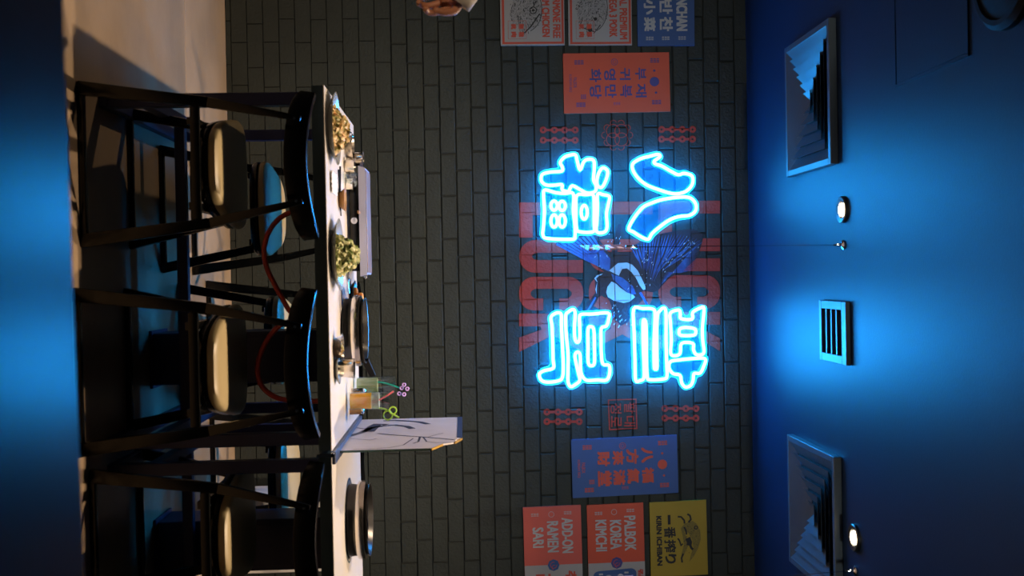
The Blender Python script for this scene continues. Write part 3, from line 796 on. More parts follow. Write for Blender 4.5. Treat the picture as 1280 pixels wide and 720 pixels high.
for k in range(1, 4):
    yy = iy0 + (iy1 - iy0) * k / 4
    bm = NB(); box(bm, ix0, ix1, yy - .007, yy + .007, zb, CEIL - .004, .001); obj('slat', bm, 'vent', root, smooth=False)

def downlight(x, y, label):
    root = thing('downlight', label, 'lamp', (x, y, CEIL), 'recessed ceiling downlights')
    bm = NB(); lathe(bm, [(.036, CEIL - .001), (.036, CEIL - .012), (.052, CEIL - .016), (.056, CEIL - .012), (.056, CEIL - .001)], x, y, 32); obj('trim_ring', bm, 'dsteel', root)
    bm = NB(); lathe(bm, [(0, CEIL - .018), (.022, CEIL - .016), (.028, CEIL - .010), (.028, CEIL - .002), (0, CEIL - .002)], x, y, 28); obj('lens', bm, 'lens', root)
    spot_light('downlight_beam', (x, y, CEIL - .03), (x, y, 0), SPOT_E, WARM, 112, 0.7, 0.03)
downlight(-0.242, 4.336, 'small round downlight near the middle of the ceiling, beside the cable mount')
downlight(1.092, 4.259, 'small round downlight at the right, beside the stepped air diffuser')
# the same row goes on past the left edge of the view
spot_light('downlight_beam', (-1.58, 4.35, CEIL - .03), (-1.58, 4.35, 0), SPOT_E * 0.16, WARM, 112, 0.7, 0.03)

c = pix(1262, -38, 2, CEIL)
root = thing('ceiling_speaker', 'dark round fixture in the upper left corner of the ceiling', 'speaker', (c.x, c.y, CEIL))
bm = NB(); lathe(bm, [(.17, CEIL - .001), (.17, CEIL - .02), (.155, CEIL - .034), (.14, CEIL - .034), (.135, CEIL - .026)], c.x, c.y, 48); obj('rim', bm, 'blackmatte', root)
bm = NB(); lathe(bm, [(.136, CEIL - .026), (.08, CEIL - .036), (0, CEIL - .038)], c.x, c.y, 40); obj('grille', bm, 'blackmatte', root)

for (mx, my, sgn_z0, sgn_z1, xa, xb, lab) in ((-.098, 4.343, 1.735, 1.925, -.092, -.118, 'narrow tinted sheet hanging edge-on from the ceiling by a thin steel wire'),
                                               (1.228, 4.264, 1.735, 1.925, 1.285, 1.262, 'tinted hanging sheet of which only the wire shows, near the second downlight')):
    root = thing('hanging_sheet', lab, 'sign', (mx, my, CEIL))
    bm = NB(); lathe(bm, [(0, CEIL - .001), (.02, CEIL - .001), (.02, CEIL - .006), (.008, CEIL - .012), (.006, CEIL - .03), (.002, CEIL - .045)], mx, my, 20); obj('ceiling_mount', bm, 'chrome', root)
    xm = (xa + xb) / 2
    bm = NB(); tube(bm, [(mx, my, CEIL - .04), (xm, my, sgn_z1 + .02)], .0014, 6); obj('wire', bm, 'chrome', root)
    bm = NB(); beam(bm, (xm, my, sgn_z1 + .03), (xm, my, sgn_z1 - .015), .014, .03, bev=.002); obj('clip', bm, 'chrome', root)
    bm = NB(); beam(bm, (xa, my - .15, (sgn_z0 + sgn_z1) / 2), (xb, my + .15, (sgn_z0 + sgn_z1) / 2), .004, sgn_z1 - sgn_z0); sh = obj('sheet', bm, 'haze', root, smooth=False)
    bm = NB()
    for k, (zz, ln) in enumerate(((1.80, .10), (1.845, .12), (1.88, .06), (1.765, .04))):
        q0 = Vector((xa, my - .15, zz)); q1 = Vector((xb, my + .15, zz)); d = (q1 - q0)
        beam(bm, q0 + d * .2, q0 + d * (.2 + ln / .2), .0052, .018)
    obj('painted_reflections', bm, 'amber', root, smooth=False)  # amber strokes painted in place of warm reflections on the sheet

# ------------------------------------------------------------------ tables
TZ = 0.775
K = 0.959
def table(label, x0, x1, y0, y1, name='dining_table', top='top'):
    root = thing(name, label, 'table', ((x0 + x1) / 2, (y0 + y1) / 2, 0))
    bm = NB(); box(bm, x0, x1, y0, y1, TZ - .004, TZ, .0008); obj('tabletop', bm, top, root, smooth=False)
    bm = NB(); box(bm, x0 + .002, x1 - .002, y0 + .001, y1 - .001, TZ - .045, TZ - .0042, .001); obj('edge_band', bm, 'edge', root, smooth=False)
    for lx in (x0 + .022, x1 - .067):
        for ly in (y0 + .01, y1 - .055):
            bm = NB(); box(bm, lx, lx + .045, ly, ly + .045, 0.03, TZ - .045, .002); obj('leg', bm, 'frame', root, smooth=False)
        bm = NB(); box(bm, lx, lx + .045, y0 + .01, y1 - .01, 0.0, .03, .002); obj('foot_rail', bm, 'frame', root, smooth=False)
        bm = NB(); box(bm, lx + .003, lx + .042, y0 + .055, y1 - .055, .13, .17, .002); obj('side_rail', bm, 'frame', root, smooth=False)
    bm = NB(); box(bm, x0 + .064, x1 - .064, (y0 + y1) / 2 - .02, (y0 + y1) / 2 + .02, .13, .17, .002); obj('stretcher', bm, 'frame', root, smooth=False)
    return root
T1 = table('white-topped dining table laid with food, in front of the brick wall', -0.674, 0.603, 3.75, 4.75)
T2 = table('white-topped dining table with a round grill, at the right edge', 0.608, 1.89, 3.745, 4.745)
# extraction columns under the tables
for x0_, lab in ((0.205, 'dark square duct column under the laid table'), (0.955, 'dark square duct column under the right-hand table')):
    root = thing('duct_column', lab, 'duct', (x0_ + .1, 4.40, 0), 'duct columns under the tables')
    bm = NB(); box(bm, x0_, x0_ + .205, 4.295, 4.50, 0.012, TZ - .046, .004); obj('column', bm, 'duct', root, smooth=False)
    bm = NB(); box(bm, x0_ - .012, x0_ + .217, 4.283, 4.512, 0, .012, .002); obj('base_plate', bm, 'frame', root, smooth=False)
    bm = NB(); box(bm, x0_ + .02, x0_ + .185, 4.292, 4.296, .30, .62, .001); obj('access_cover', bm, 'duct', root, smooth=False)

# foreground table
root = thing('foreground_table', 'dark table surface close to the viewer along the bottom of the room', 'table', (0, .7, 0))
bm = NB(); FZ = 0.755
box(bm, -2.3, 2.4, 0.05, 1.372, FZ - .03, FZ, .006, 3)
for v in bm.verts:
    if v.co.y > 1: v.co.y += .035 * v.co.x
obj('tabletop', bm, 'fore', root)
for lx in (-1.9, 1.9):
    for ly in (.15, 1.15):
        bm = NB(); box(bm, lx, lx + .05, ly, ly + .05, 0, FZ - .031, .003); obj('leg', bm, 'frame', root, smooth=False)

# ------------------------------------------------------------------ chairs
def make_chair(label):
    root = thing('dining_chair', label, 'chair', (0, 0, 0), 'black chairs with cream seats')
    rf, rt = .250, .134
    for s in (-1, 1):
        pts = [Vector((s * rf, -.265, .0)), Vector((s * (rf * .55 + rt * .45), -.268, .42)), Vector((s * rt, -.312, .728))]
        bm = NB(); beam(bm, pts[0], pts[1], .047, .030, .034, .026, bev=.006); beam(bm, pts[1], pts[2], .034, .026, .019, .016, bev=.005)
        obj('leg', bm, 'black', root)
        bm = NB(); beam(bm, (s * .245, .245, 0), (s * .165, .17, .38), .042, .028, .032, .026, bev=.005); obj('leg', bm, 'black', root)
        bm = NB(); tube(bm, [(s * rt, -.3195, .708), (s * rt, -.3225, .708)], .005, 10); obj('screw', bm, 'chrome', root)
    bm = NB(); beam(bm, (-rf, -.265, .011), (rf, -.265, .011), .022, .022, side=Vector((0, 1, 0)), bev=.004); obj('floor_bar', bm, 'black', root)
    bm = NB(); beam(bm, (-.245, .245, .011), (.245, .245, .011), .022, .022, side=Vector((0, 1, 0)), bev=.004); obj('floor_bar', bm, 'black', root)
    def outline(k):
        o_ = []
        for i in range(48):
            a = 2 * PI * i / 48; c_, s_ = math.cos(a), math.sin(a)
            e = 2 / 3.6
            x = .185 * k * math.copysign(abs(c_) ** e, c_); y = .265 * k * math.copysign(abs(s_) ** e, s_)
            x *= 1 + .27 * (y / .265)
            o_.append((x, y + .02))
        return o_
    def loft(levels):
        bm = NB(); rings = []
        for k, z in levels: rings.append([bm.verts.new((x, y, z)) for x, y in outline(k)])
        for A, B in zip(rings, rings[1:]):
            for i in range(48): bm.faces.new([A[i], A[(i + 1) % 48], B[(i + 1) % 48], B[i]])
        bm.faces.new(rings[0][::-1]); bm.faces.new(rings[-1]); return bm
    obj('seat_frame', loft([(.80, .365), (.92, .370), (.965, .384), (.97, .398), (.95, .405)]), 'black', root)
    obj('seat', loft([(.93, .4055), (.965, .409), (.975, .417), (.965, .430), (.93, .437), (.85, .4405), (.6, .442), (.3, .442)]), 'seat', root)
    bm = NB()
    beam(bm, (-.185, -.262, .375), (.185, -.262, .375), .03, .022, side=Vector((0, 0, 1)), bev=.003)
    for s in (-1, 1): beam(bm, (s * .14, -.26, .362), (s * .14, .18, .362), .026, .03, bev=.003)
    obj('under_rail', bm, 'black', root)
    # curved back band
    bm = NB(); N = 28; rings = []
    for i in range(N + 1):
        t = -1 + 2 * i / N; a = t * 1.22
        R_ = .262; x = R_ * math.sin(a); yb = -.295 + .272 * (1 - math.cos(a)) * .95
        half = .037 * (1 - .30 * abs(t) ** 5); zc = .704 + .024 * abs(t) ** 1.6; n = Vector((math.sin(a), -math.cos(a), 0)); th = .008
        prof = [(-1, -.6), (-.6, -1), (.6, -1), (1, -.6), (1, .6), (.6, 1), (-.6, 1), (-1, .6)]
        rings.append([bm.verts.new(Vector((x, yb, zc)) + n * (u * th) + Vector((0, 0, 1)) * (half * (v if abs(v) == 1 else v * 1.55)) - n * (v * .006)) for u, v in prof])
    for A, B in zip(rings, rings[1:]):
        for k in range(8): bm.faces.new([A[k], A[(k + 1) % 8], B[(k + 1) % 8], B[k]])
    bm.faces.new(rings[0][::-1]); bm.faces.new(rings[-1])
    obj('backrest', bm, 'black', root, angle=50)
    return root
ch = make_chair('black dining chair with cream seat and curved back, leftmost of the near row')
spots = [((-0.388, 3.825, 0), 0, None), ((0.285, 3.745, 0), 0, 'black dining chair with cream seat, middle of the near row, before the orange drink'),
         ((0.885, 3.845, 0), 0, 'black dining chair with cream seat, rightmost of the near row, before the right-hand table'),
         ((-0.30, 4.73, 0), PI, 'black dining chair on the far side, seat seen under left half of the laid table'),
         ((0.27, 4.98, 0), PI, 'black dining chair on the far side, mostly hidden behind the middle near chair'),
         ((0.90, 4.99, 0), PI, 'black dining chair on the far side under the right-hand table')]
for i, (loc, rz, lab) in enumerate(spots):
    if i == 0: ch.location = loc
    else: dup(ch, loc, rz, lab)

# ------------------------------------------------------------------ hose, box
hz = [(399, 258), (380, 260), (358, 267), (345, 277), (335, 294), (331, 315), (334, 335), (343, 356), (353, 375), (363, 390), (378, 398), (384, 400), (376, 401), (355, 404), (338, 418), (326, 440), (322, 462), (327, 480), (338, 492), (352, 499), (375, 502), (399, 502)]
pts = smoothpts([pix(x, y, 1, 3.86) + Vector((0, .015 * math.sin(i), 0)) for i, (x, y) in enumerate(hz)], False, 5)
bm = NB(); tube(bm, pts, .0095, 10)
tag(obj('gas_hose', bm, 'red'), 'red rubber hose sagging in two loops below the front of the laid table', 'hose')
root = thing('white_box', 'white carton standing on the floor behind the rightmost chair', 'box', (1.2, 5.45, 0))
bm = NB(); box(bm, 1.07, 1.45, 5.32, 5.6, 0, .60, .003); obj('carton', bm, 'white', root, smooth=False)
bm = NB(); box(bm, 1.065, 1.455, 5.455, 5.465, .6, .603); obj('flap_seam', bm, 'p_white', root, smooth=False)

# ------------------------------------------------------------------ tableware
def T(px, py): return pix(px, py, 2, TZ)
def plate(label, cx, cy, r, h=.022, material='plate', name='plate', cat='plate', group=None):
    bm = NB(); z = TZ
    lathe(bm, [(0, z + .001), (r * .62, z + .001), (r * .70, z + .004), (r * .97, z + h), (r, z + h + .002), (r * 1.0, z + h + .004), (r * .96, z + h + .003), (r * .70, z + .008), (r * .6, z + .005), (0, z + .005)], cx, cy, 48)
    return tag(obj(name, bm, material), label, cat, group)
def heap(name, label, cat, cx, cy, r, h, material, n, seed, base=.008, leaf=(.008, .022)):
    rg = random.Random(seed); bm = NB()
    for i in range(n):
        q = math.sqrt(rg.random()); a = rg.uniform(0, 2 * PI)
        zc = TZ + base + h * (1 - q * q) * rg.uniform(.45, 1) + .004
        c_ = Vector((cx + r * q * math.cos(a), cy + r * q * math.sin(a), zc))
        d = Vector((rg.uniform(-1, 1), rg.uniform(-1, 1), rg.uniform(-.5, .9))).normalized(); s = d.orthogonal().normalized()
        L_ = rg.uniform(*leaf) * 1.5; w_ = rg.uniform(*leaf) * .4; nn = d.cross(s) * L_ * .25
        st = []
        for k in range(4):
            t = k / 3; cc = c_ + d * L_ * (t - .5) + nn * (math.sin(t * PI)); ww = w_ * (.35 + math.sin(PI * (t * .8 + .1)))
            zf = TZ + base
            v0, v1 = cc + s * ww, cc - s * ww
            v0.z = max(v0.z, zf); v1.z = max(v1.z, zf)
            st.append((bm.verts.new(v0), bm.verts.new(v1)))
        for A, B in zip(st, st[1:]): bm.faces.new([A[0], A[1], B[1], B[0]])
    lathe(bm, [(r * .9, TZ + base), (r * .7, TZ + base + h * .35), (r * .3, TZ + base + h * .6), (0, TZ + base + h * .65)], cx, cy, 24)
    return tag(obj(name, bm, material), label, cat, None, 'stuff')
plate('steel plate under the noodle salad at the left end of the table', -.540, 3.889, .131)
heap('noodle_salad', 'heap of orange and green noodle salad at the left end of the table', 'salad', -.532, 3.894, .084, .053, 'salad2', 520, 1)
plate('steel plate under the tall green salad, in front of the rectangular grill', -.086, 3.898, .131)
heap('green_salad', 'tall heap of pale green leaf salad in front of the rectangular grill', 'salad', -.082, 3.908, .075, .086, 'salad', 620, 2)

def cup(name, label, cat, cx, cy, r0, r1, h, material='steel', z=TZ):
    bm = NB(); z += .0008
    lathe(bm, [(0, z), (r0 * .92, z), (r0, z + .003), (r1, z + h), (r1 + .0015, z + h + .001), (r1 - .001, z + h + .001), (r0 * .9, z + .006), (0, z + .005)], cx, cy, 32)
    return tag(obj(name, bm, material), label, cat)
q = T(430, 181); cup('steel_bowl', 'wide steel bowl behind the noodle salad', 'bowl', q.x, q.y + .05, .035, .05, .03)
q = T(433, 197); cup('steel_cup', 'small steel cup at the left end of the rectangular grill', 'cup', q.x + .005, q.y + .03, .026, .032, .065)
q = T(430, 207); cup('steel_cup', 'second steel cup, squat, in front of the left end of the rectangular grill', 'cup', q.x, q.y + .01, .024, .03, .04)
q = T(424, 250); cup('sauce_dish', 'small brown sauce dish before the rectangular grill', 'dish', q.x, q.y + .0, .03, .045, .022, 'wood')
q = T(416, 436); cup('steel_bowl', 'shallow steel bowl in front of the round grill', 'bowl', q.x, q.y + .045, .035, .05, .028)
heap('side_dish', 'chopped side dish in the shallow steel bowl', 'food', q.x, q.y + .045, .036, .022, 'salad2', 60, 8, base=.01, leaf=(.005, .01))
q = T(417, 466); plate('small steel saucer beside the orange drink', q.x - .01, q.y + .05, .056, .012); PL = (q.x - .01, q.y + .05)
cup('steel_cup', 'steel cup standing on the small saucer beside the orange drink', 'cup', PL[0], PL[1], .028, .036, .062, z=TZ + .0052)
q = T(437, 372); plate('grey plate of orange pickles beside the rectangular grill', q.x, q.y + .03, .07, .018, 'dsteel')
rg = random.Random(9)
for k in range(9):
    a = k * 2.4; rr_ = (.014 + .030 * (k % 3) / 2) * (.5 if k > 5 else 1); bm = NB()
    x_, y_ = q.x + rr_ * math.cos(a), q.y + .03 + rr_ * math.sin(a); z_ = TZ + .0065 + (.024 if k > 5 else 0)
    box(bm, x_ - .013, x_ + .013, y_ - .011, y_ + .011, z_, z_ + .023, .004)
    tag(obj('pickle_cube', bm, 'kimchi'), 'orange pickle cube on the grey plate beside the rectangular grill', 'food', 'orange pickle cubes')
# paper napkin
bm = NB(); a0, a1 = T(411, 212), T(421, 246)
nx, ny = 10, 8; gr = []
for i in range(nx + 1):
    gr.append([bm.verts.new((a0.x + (a1.x - a0.x) * i / nx, a0.y + .02 + (.16) * j / ny, TZ + .004 + .006 * abs(math.sin(i * 1.3 + j * .9)))) for j in range(ny + 1)])
for i in range(nx):
    for j in range(ny): bm.faces.new([gr[i][j], gr[i + 1][j], gr[i + 1][j + 1], gr[i][j + 1]])
o = obj('paper_napkin', bm, 'white'); sm = o.modifiers.new('s', 'SOLIDIFY'); sm.thickness = .0015; sm.offset = 1
tag(o, 'crumpled white paper napkin between the two salads', 'napkin')
# chopsticks, tongs
for k, (pa, pb, zz) in enumerate((((424, 208), (424, 262), .004), ((422, 212), (425, 270), .004))):
    a, b = T(*pa), T(*pb); bm = NB(); tube(bm, [a + Vector((0, 0, zz)), b + Vector((0, 0, zz))], [.0035, .002], 8)
    tag(obj('chopstick', bm, 'blackmatte'), 'black chopstick lying behind the paper napkin', 'chopstick', 'pair of black chopsticks')
root = thing('tongs', 'steel serving tongs lying between the noodle salad and the steel cups', 'tongs', T(427, 175))
for s in (-1, 1):
    a, b = T(424, 170), T(437, 168 + 3 * s + 3); bm = NB()
    tube(bm, smoothpts([a + Vector((0, 0, .008)), (a + b) / 2 + Vector((s * .012, 0, .014)), b + Vector((s * .006, 0, .006))], False, 5), .004, 8); obj('arm', bm, 'chrome', root)
bm = NB(); tube(bm, [T(424, 170) + Vector((-.01, 0, .008)), T(424, 170) + Vector((.01, 0, .008))], .007, 10); obj('hinge', bm, 'chrome', root)

# spoons and a small water glass between the two grills
for k, (pa, pb, lab) in enumerate((((424, 352), (425, 388), 'steel spoon lying between the green salad and the round grill'), ((433, 350), (434, 366), 'short steel spoon beside the plate of orange pickles'))):
    a, b = T(*pa), T(*pb); up_ = Vector((0, 0, .006)); root = thing('spoon', lab, 'spoon', a)
    bm = NB(); tube(bm, [a + up_, b + up_], [.003, .0045], 8); obj('spoon_handle', bm, 'chrome', root)
    bm = NB(); lathe(bm, [(0, TZ + .002), (.010, TZ + .003), (.017, TZ + .010), (.018, TZ + .0105), (.0105, TZ + .0045), (0, TZ + .0035)], a.x - .018, a.y, 20, 1.5, .9); obj('spoon_bowl', bm, 'chrome', root)
q = T(428, 222); cup('water_glass', 'small empty glass behind the paper napkin', 'glass', q.x, q.y + .03, .02, .026, .055, 'glass')
q = T(434, 232); cup('steel_cup', 'third steel cup, low, by the front of the rectangular grill', 'cup', q.x, q.y - .06, .022, .025, .028, 'chrome')

# rectangular table grill
root = thing('table_grill', 'long rectangular table grill with a steel pan along the back of the laid table', 'grill', (-.245, 4.72, TZ))
bm = NB(); box(bm, -.455, -.03, 4.61, 4.80, TZ + .008, TZ + .052, .005, 2); obj('grill_body', bm, 'black', root)
for fx in (-.43, -.055):
    for fy in (4.63, 4.78):
        bm = NB(); lathe(bm, [(0, TZ + .0003), (.012, TZ + .0003), (.012, TZ + .009), (0, TZ + .009)], fx, fy, 14); obj('foot', bm, 'blackmatte', root)
bm = NB()
def frus(bm, x0, x1, y0, y1, z0, X0, X1, Y0, Y1, z1):
    lo = [bm.verts.new(p_) for p_ in ((x0, y0, z0), (x1, y0, z0), (x1, y1, z0), (x0, y1, z0))]; hi = [bm.verts.new(p_) for p_ in ((X0, Y0, z1), (X1, Y0, z1), (X1, Y1, z1), (X0, Y1, z1))]
    for k in range(4): bm.faces.new([lo[k], lo[(k + 1) % 4], hi[(k + 1) % 4], hi[k]])
    return lo, hi
lo, hi = frus(bm, -.478, -.007, 4.585, 4.82, TZ + .052, -.470, -.015, 4.597, 4.81, TZ + .080)
bm.faces.new(lo[::-1]); bm.faces.new(hi)
obj('steel_pan', bm, 'panmetal', root, smooth=False)
bm = NB(); box(bm, -.462, -.023, 4.604, 4.803, TZ + .0805, TZ + .0835, .001); obj('grill_plate', bm, 'plateb', root, smooth=False)
for kx in (-.40, -.245, -.09):
    bm = NB(); tube(bm, [(kx, 4.612, TZ + .03), (kx, 4.59, TZ + .03)], .014, 18, up=Vector((0, 0, 1))); obj('knob', bm, 'chrome', root)
bm = NB(); box(bm, -.285, -.272, 4.53, 4.60, TZ + .050, TZ + .058, .002); obj('wooden_handle', bm, 'wood', root)
bm = NB(); box(bm, -.02, .004, 4.66, 4.80, TZ + .06, TZ + .076, .004); obj('side_handle', bm, 'chrome', root)

root.location = (-.235, 4.527, TZ); root.scale = (.96, .96, .96)

def round_grill(label, cx, cy, r, handle=False):
    root = thing('round_grill', label, 'grill', (cx, cy, TZ)); z = TZ + .0005
    bm = NB(); lathe(bm, [(0, z), (r * .90, z), (r * .93, z + .004), (r * .90, z + .036), (r * .88, z + .04), (0, z + .04)], cx, cy, 56); obj('grill_base', bm, 'dsteel', root)
    bm = NB(); lathe(bm, [(r * .86, z + .036), (r * .985, z + .038), (r, z + .046), (r * 1.0, z + .062), (r * .98, z + .068), (r * .93, z + .068), (r * .90, z + .060), (r * .86, z + .045)], cx, cy, 64); obj('steel_ring', bm, 'steel', root)
    bm = NB(); lathe(bm, [(0, z + .052), (r * .6, z + .052), (r * .82, z + .062), (r * .905, z + .082), (r * .93, z + .083), (r * .90, z + .079), (r * .84, z + .058), (r * .84, z + .050), (0, z + .047)], cx, cy, 56); pan = obj('grill_pan', bm, 'dsteel', root)
    for k in range(7):
        yy = cy - r * .6 + k * r * .2; hw = math.sqrt(max(0, (r * .72) ** 2 - (yy - cy) ** 2))
        bm = NB(); tube(bm, [(cx - hw, yy, z + .064), (cx + hw, yy, z + .064)], .0028, 6); obj('grate_bar', bm, 'chrome', pan)
    if handle:
        bm = NB(); beam(bm, (cx + r * .85, cy + .03, z + .075), (cx + r * 1.35, cy + .09, z + .10), .03, .014, .024, .01, side=Vector((0, 0, 1)), bev=.003); obj('pan_handle', bm, 'blackmatte', root)
    return root
round_grill('round steel grill with a dark pan in the middle of the laid table', .206, 4.22, .139, True)
q = T(431, 655)
round_grill('round steel grill standing on the right-hand table', q.x + .02, q.y + .155, .153)
bm = NB(); lathe(bm, [(.159, TZ + .0004), (.165, TZ + .0004), (.165, TZ + .0012), (.159, TZ + .0012)], q.x + .02, q.y + .155, 56); tag(obj('inset_ring', bm, 'edge'), 'thin dark ring let into the right-hand tabletop around the grill', 'ring')

# glasses and straws
def tumbler(label, cx, cy, r, h, fill, fillh, top=None):
    root = thing('tumbler', label, 'glass', (cx, cy, TZ)); z = TZ + .0006
    bm = NB(); lathe(bm, [(0, z), (r * .9, z), (r * .93, z + .004), (r, z + h), (r - .0015, z + h + .001), (r * .93 - .003, z + .014), (0, z + .012)], cx, cy, 36); obj('glass_wall', bm, 'glass', root)
    bm = NB(); lathe(bm, [(0, z + .0135), (r * .93 - .005, z + .0145), (r * .95 - .004, z + fillh), (0, z + fillh)], cx, cy, 30); obj('drink', bm, fill, root)
    if top:
        bm = NB(); lathe(bm, [(0, z + fillh + .0005), (r * .95 - .004, z + fillh + .0005), (r * .96 - .004, z + fillh + .03), (0, z + fillh + .03)], cx, cy, 30); obj('drink_foam', bm, top, root)
    return root
q = T(432, 503); gx, gy = q.x, q.y + .036
tumbler('tall glass of orange drink with a pink straw beside the standing panel', gx, gy, .038, .165, 'drink', .098, 'drinktop')
q2 = T(441, 483); hx_, hy_ = q2.x, q2.y + .036
tumbler('tall glass of pale drink with a teal straw behind the orange drink', hx_, hy_, .038, .172, 'drink2', .10)
def straw(label, pts, material, loops=None, lm=None):
    root = thing('straw', label, 'straw', pts[0])
    bm = NB(); tube(bm, smoothpts(pts, False, 4), .0034, 8); obj('straw_stem', bm, material, root)
    for c_, r_, ax in loops or []:
        a1_ = Vector((1, 0, 0)); b1_ = Vector((0, .25, 1)).normalized()
        bm = NB(); tube(bm, [Vector(c_) + a1_ * r_ * math.cos(t) + b1_ * r_ * math.sin(t) for t in [2 * PI * k / 16 for k in range(16)]], .0030, 7, True); obj('loop', bm, lm or material, root)
W = lambda px, py, Y: pix(px, py, 1, Y)
straw('pink straw leaning in the glass of orange drink', [Vector((gx + .015, gy - .005, TZ + .04)), Vector((gx - .0, gy - .01, TZ + .12)), W(492, 489, gy)], 'pink')
fl = [W(502, 485, hy_), W(499, 492, hy_), W(505, 493, hy_), W(509, 486, hy_), W(505, 481, hy_)]
straw('teal straw with a purple flower of loops in the pale drink', [Vector((hx_ - .012, hy_, TZ + .05)), Vector((hx_ - .01, hy_, TZ + .12)), W(500, 485, hy_)], 'teal', [(c_, .0065, 0) for c_ in fl], 'purple')
straw('lime green straw curled in two loops in the orange drink', [Vector((gx + .022, gy + .006, TZ + .06)), W(480, 511, gy), W(490, 517, gy), W(499, 522, gy)], 'green', [(W(485, 519, gy), .018, 0), (W(491, 513, gy), .014, 0)])
for (px, py, lab, mt, rr_, hh) in ((436, 493, 'small steel shaker between the two drinks', 'steel', .014, .06), (434, 518, 'small brown shaker between the orange drink and the standing panel', 'wood', .014, .058)):
    q = T(px, py); root = thing('shaker', lab, 'shaker', (q.x, q.y + .14, TZ)); cx_, cy_ = q.x, q.y + .10; z = TZ + .0005
    bm = NB(); lathe(bm, [(0, z), (rr_, z), (rr_, z + hh * .75), (rr_ * .8, z + hh * .82)], cx_, cy_, 20); obj('body', bm, mt, root)
    bm = NB(); lathe(bm, [(rr_ * .85, z + hh * .80), (rr_ * .9, z + hh * .95), (rr_ * .5, z + hh), (0, z + hh)], cx_, cy_, 20); obj('cap', bm, 'chrome', root)

# ------------------------------------------------------------------ standing divider panel
dx = .628; root = thing('divider_panel', 'tall pale divider panel with dark branch-like strokes, standing where the two tables meet', 'panel', (dx, 4.315, TZ))
ya, yb, zt = 3.893, 4.74, 1.226
prof = [(ya, TZ + .012), (yb, TZ + .012), (yb, zt), (4.124, zt), (4.095, zt - .022), (4.028, zt - .028), (3.99, zt - .072), (ya, zt - .11)]
def prism_yz(poly, xa, xb, name, material, parent):
    bm = NB(); A = [bm.verts.new((xa, y, z)) for y, z in poly]; B = [bm.verts.new((xb, y, z)) for y, z in poly]
    for t_ in tessellate_polygon([[Vector((y, z, 0)) for y, z in poly]]): bm.faces.new([A[i] for i in t_]); bm.faces.new([B[i] for i in reversed(t_)])
    for i in range(len(poly)): bm.faces.new([A[i], A[(i + 1) % len(poly)], B[(i + 1) % len(poly)], B[i]])
    return obj(name, bm, material, parent, smooth=False)
prism_yz(prof, dx - .003, dx + .003, 'panel_sheet', 'pale_sheet', root)
prism_yz([(ya - .002, TZ + .012), (ya, TZ + .012), (ya, zt - .11), (ya - .002, zt - .11)], dx - .004, dx + .004, 'panel_edge', 'aged', root)
prism_yz([(4.143, zt - .018), (yb, zt - .018), (yb, zt + .003), (4.124, zt + .003)], dx - .0045, dx + .0045, 'top_rail', 'navy', root)
for a, b in (((4.124, zt), (4.028, zt - .028)), ((3.99, zt - .072), (ya, zt - .11))):
    bm = NB(); beam(bm, (dx, a[0], a[1] + .002), (dx, b[0], b[1] + .002), .008, .004); obj('corner_trim', bm, 'gold', root, smooth=False)
bm = NB(); box(bm, dx - .022, dx + .022, 3.755, yb, TZ + .0005, TZ + .012, .002); obj('base_rail', bm, 'navy', root, smooth=False)
bm = NB(); box(bm, dx - .02, dx - .008, 3.722, 3.744, TZ - .05, TZ + .01, .002); box(bm, dx - .02, dx - .008, 3.722, 3.754, TZ + .0005, TZ + .012, .002); obj('clamp', bm, 'chrome', root, smooth=False)
t = []  # dark branch-like strokes laid over the pale panel
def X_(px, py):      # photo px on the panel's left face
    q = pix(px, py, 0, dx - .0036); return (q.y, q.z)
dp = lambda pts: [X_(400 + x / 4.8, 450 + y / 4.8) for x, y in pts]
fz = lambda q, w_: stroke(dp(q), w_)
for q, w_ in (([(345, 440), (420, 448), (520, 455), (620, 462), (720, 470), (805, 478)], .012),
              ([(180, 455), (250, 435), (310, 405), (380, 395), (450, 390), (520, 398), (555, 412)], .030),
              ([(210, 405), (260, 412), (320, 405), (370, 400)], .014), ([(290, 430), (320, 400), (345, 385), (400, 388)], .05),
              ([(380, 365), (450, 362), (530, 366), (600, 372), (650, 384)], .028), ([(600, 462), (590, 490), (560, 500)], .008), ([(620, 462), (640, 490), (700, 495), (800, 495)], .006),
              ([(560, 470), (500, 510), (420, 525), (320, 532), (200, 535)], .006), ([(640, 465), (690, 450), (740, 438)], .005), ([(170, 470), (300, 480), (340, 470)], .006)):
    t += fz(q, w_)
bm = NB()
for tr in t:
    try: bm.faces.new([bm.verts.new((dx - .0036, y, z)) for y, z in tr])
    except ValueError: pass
o = obj('dark_branches', bm, mat('dark_stroke', (0.03, 0.03, 0.055), .5, var=.1), root, smooth=False); o['kind'] = 'stuff'

# ------------------------------------------------------------------ the hand at the left edge
def skin_mesh(name, verts, edges, radii, material, parent, sub=2):
    me = bpy.data.meshes.new(name); off = wloc(parent)
    me.from_pydata([Vector(v) - off for v in verts], edges, []); o = bpy.data.objects.new(name, me); C.objects.link(o); o.parent = parent
    o.modifiers.new('skin', 'SKIN')
    for i, r_ in enumerate(radii):
        me.skin_vertices[0].data[i].radius = (r_, r_) if not isinstance(r_, tuple) else r_
    me.skin_vertices[0].data[0].use_root = True
    s = o.modifiers.new('sub', 'SUBSURF'); s.levels = sub; s.render_levels = sub
    me.materials.append(M[material]); 
    dg = bpy.context.evaluated_depsgraph_get(); em = bpy.data.meshes.new_from_object(o.evaluated_get(dg), depsgraph=dg)
    o.modifiers.clear(); o.data = em
    em.polygons.foreach_set('use_smooth', [True] * len(em.polygons))
    return o
HY = 3.0
wr = Vector((-.795, HY, 1.262)); el = Vector((-.985, HY - .03, 1.40))
root = thing('person', 'person beyond the left edge: one lowered hand and a white cuff show', 'person', el)
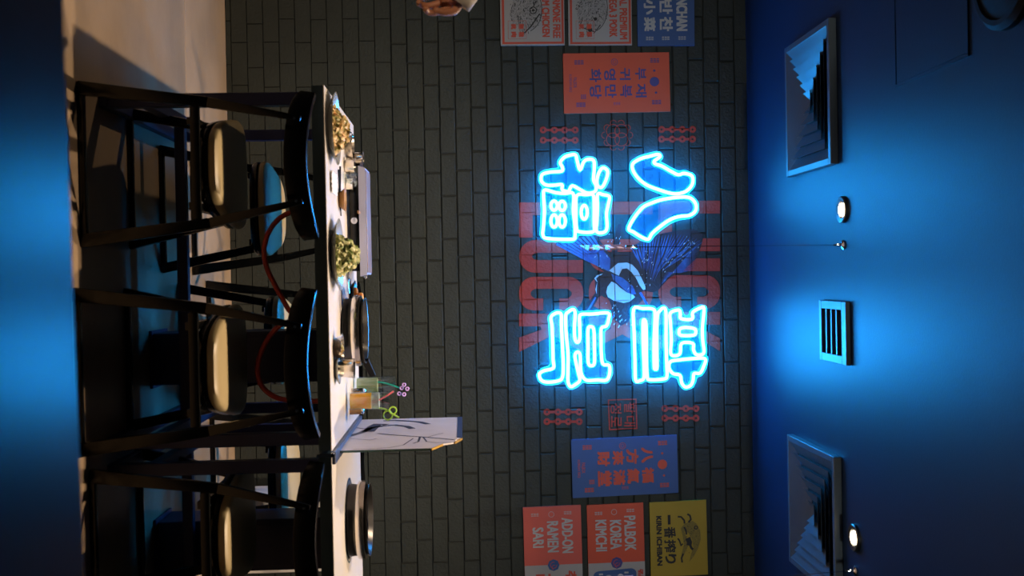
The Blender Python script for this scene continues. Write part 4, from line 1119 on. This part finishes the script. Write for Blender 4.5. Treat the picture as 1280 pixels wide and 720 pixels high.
dirp = Vector((.30, -.05, -.95)).normalized(); wid = Vector((.93, .2, .30)).normalized()
kn = wr + dirp * .075
V = [el, (el + wr) / 2, wr, wr + dirp * .035, kn]; Ed = [(0, 1), (1, 2), (2, 3), (3, 4)]; Rd = [.045, .038, (.026, .030), (.038, .028), (.044, .024)]
curl = Vector((-.25, -.85, .1))
for k, (off, L_) in enumerate(((-.036, .072), (-.013, .082), (.011, .078), (.033, .062))):
    b0 = len(V); st = wr + dirp * .045 + wid * off * .7
    V += [st, kn + wid * off, kn + wid * off + dirp * L_ * .45 + Vector((0, -.006, 0)), kn + wid * off + dirp * L_ * .72 + Vector((-.008, -.022, 0)), kn + wid * off + dirp * L_ * .82 + Vector((-.014, -.042, .004))]
    Ed += [(3, b0), (b0, b0 + 1), (b0 + 1, b0 + 2), (b0 + 2, b0 + 3), (b0 + 3, b0 + 4)]; Rd += [.012, .0105, .0098, .0092, .0080]
b0 = len(V); V += [wr + dirp * .02 + wid * .028, wr + dirp * .045 + wid * .050 + Vector((0, -.02, 0)), wr + dirp * .078 + wid * .046 + Vector((0, -.04, 0)), wr + dirp * .10 + wid * .034 + Vector((0, -.05, 0))]
Ed += [(3, b0), (b0, b0 + 1), (b0 + 1, b0 + 2), (b0 + 2, b0 + 3)]; Rd += [.014, .0125, .011, .009]
skin_mesh('hand', V, Ed, Rd, 'skin', root)
dcf = (el - wr).normalized(); bm = NB()
prof = [(.036, -.034), (.040, -.032), (.041, .03), (.043, .07), (.046, .12), (.052, .20)]
pts = [wr + dcf * d for _, d in prof]; tube(bm, pts, [r_ for r_, _ in prof], 28, cap=False)
sl = obj('sleeve', bm, 'cuff', root); md = sl.modifiers.new('s', 'SOLIDIFY'); md.thickness = .004; md.offset = -1
bm = NB(); tube(bm, [wr + dcf * -.036, wr + dcf * .004], [.0415, .0425], 28, cap=False)
cf = obj('cuff', bm, 'cuff', root); md = cf.modifiers.new('s', 'SOLIDIFY'); md.thickness = .003; md.offset = 1
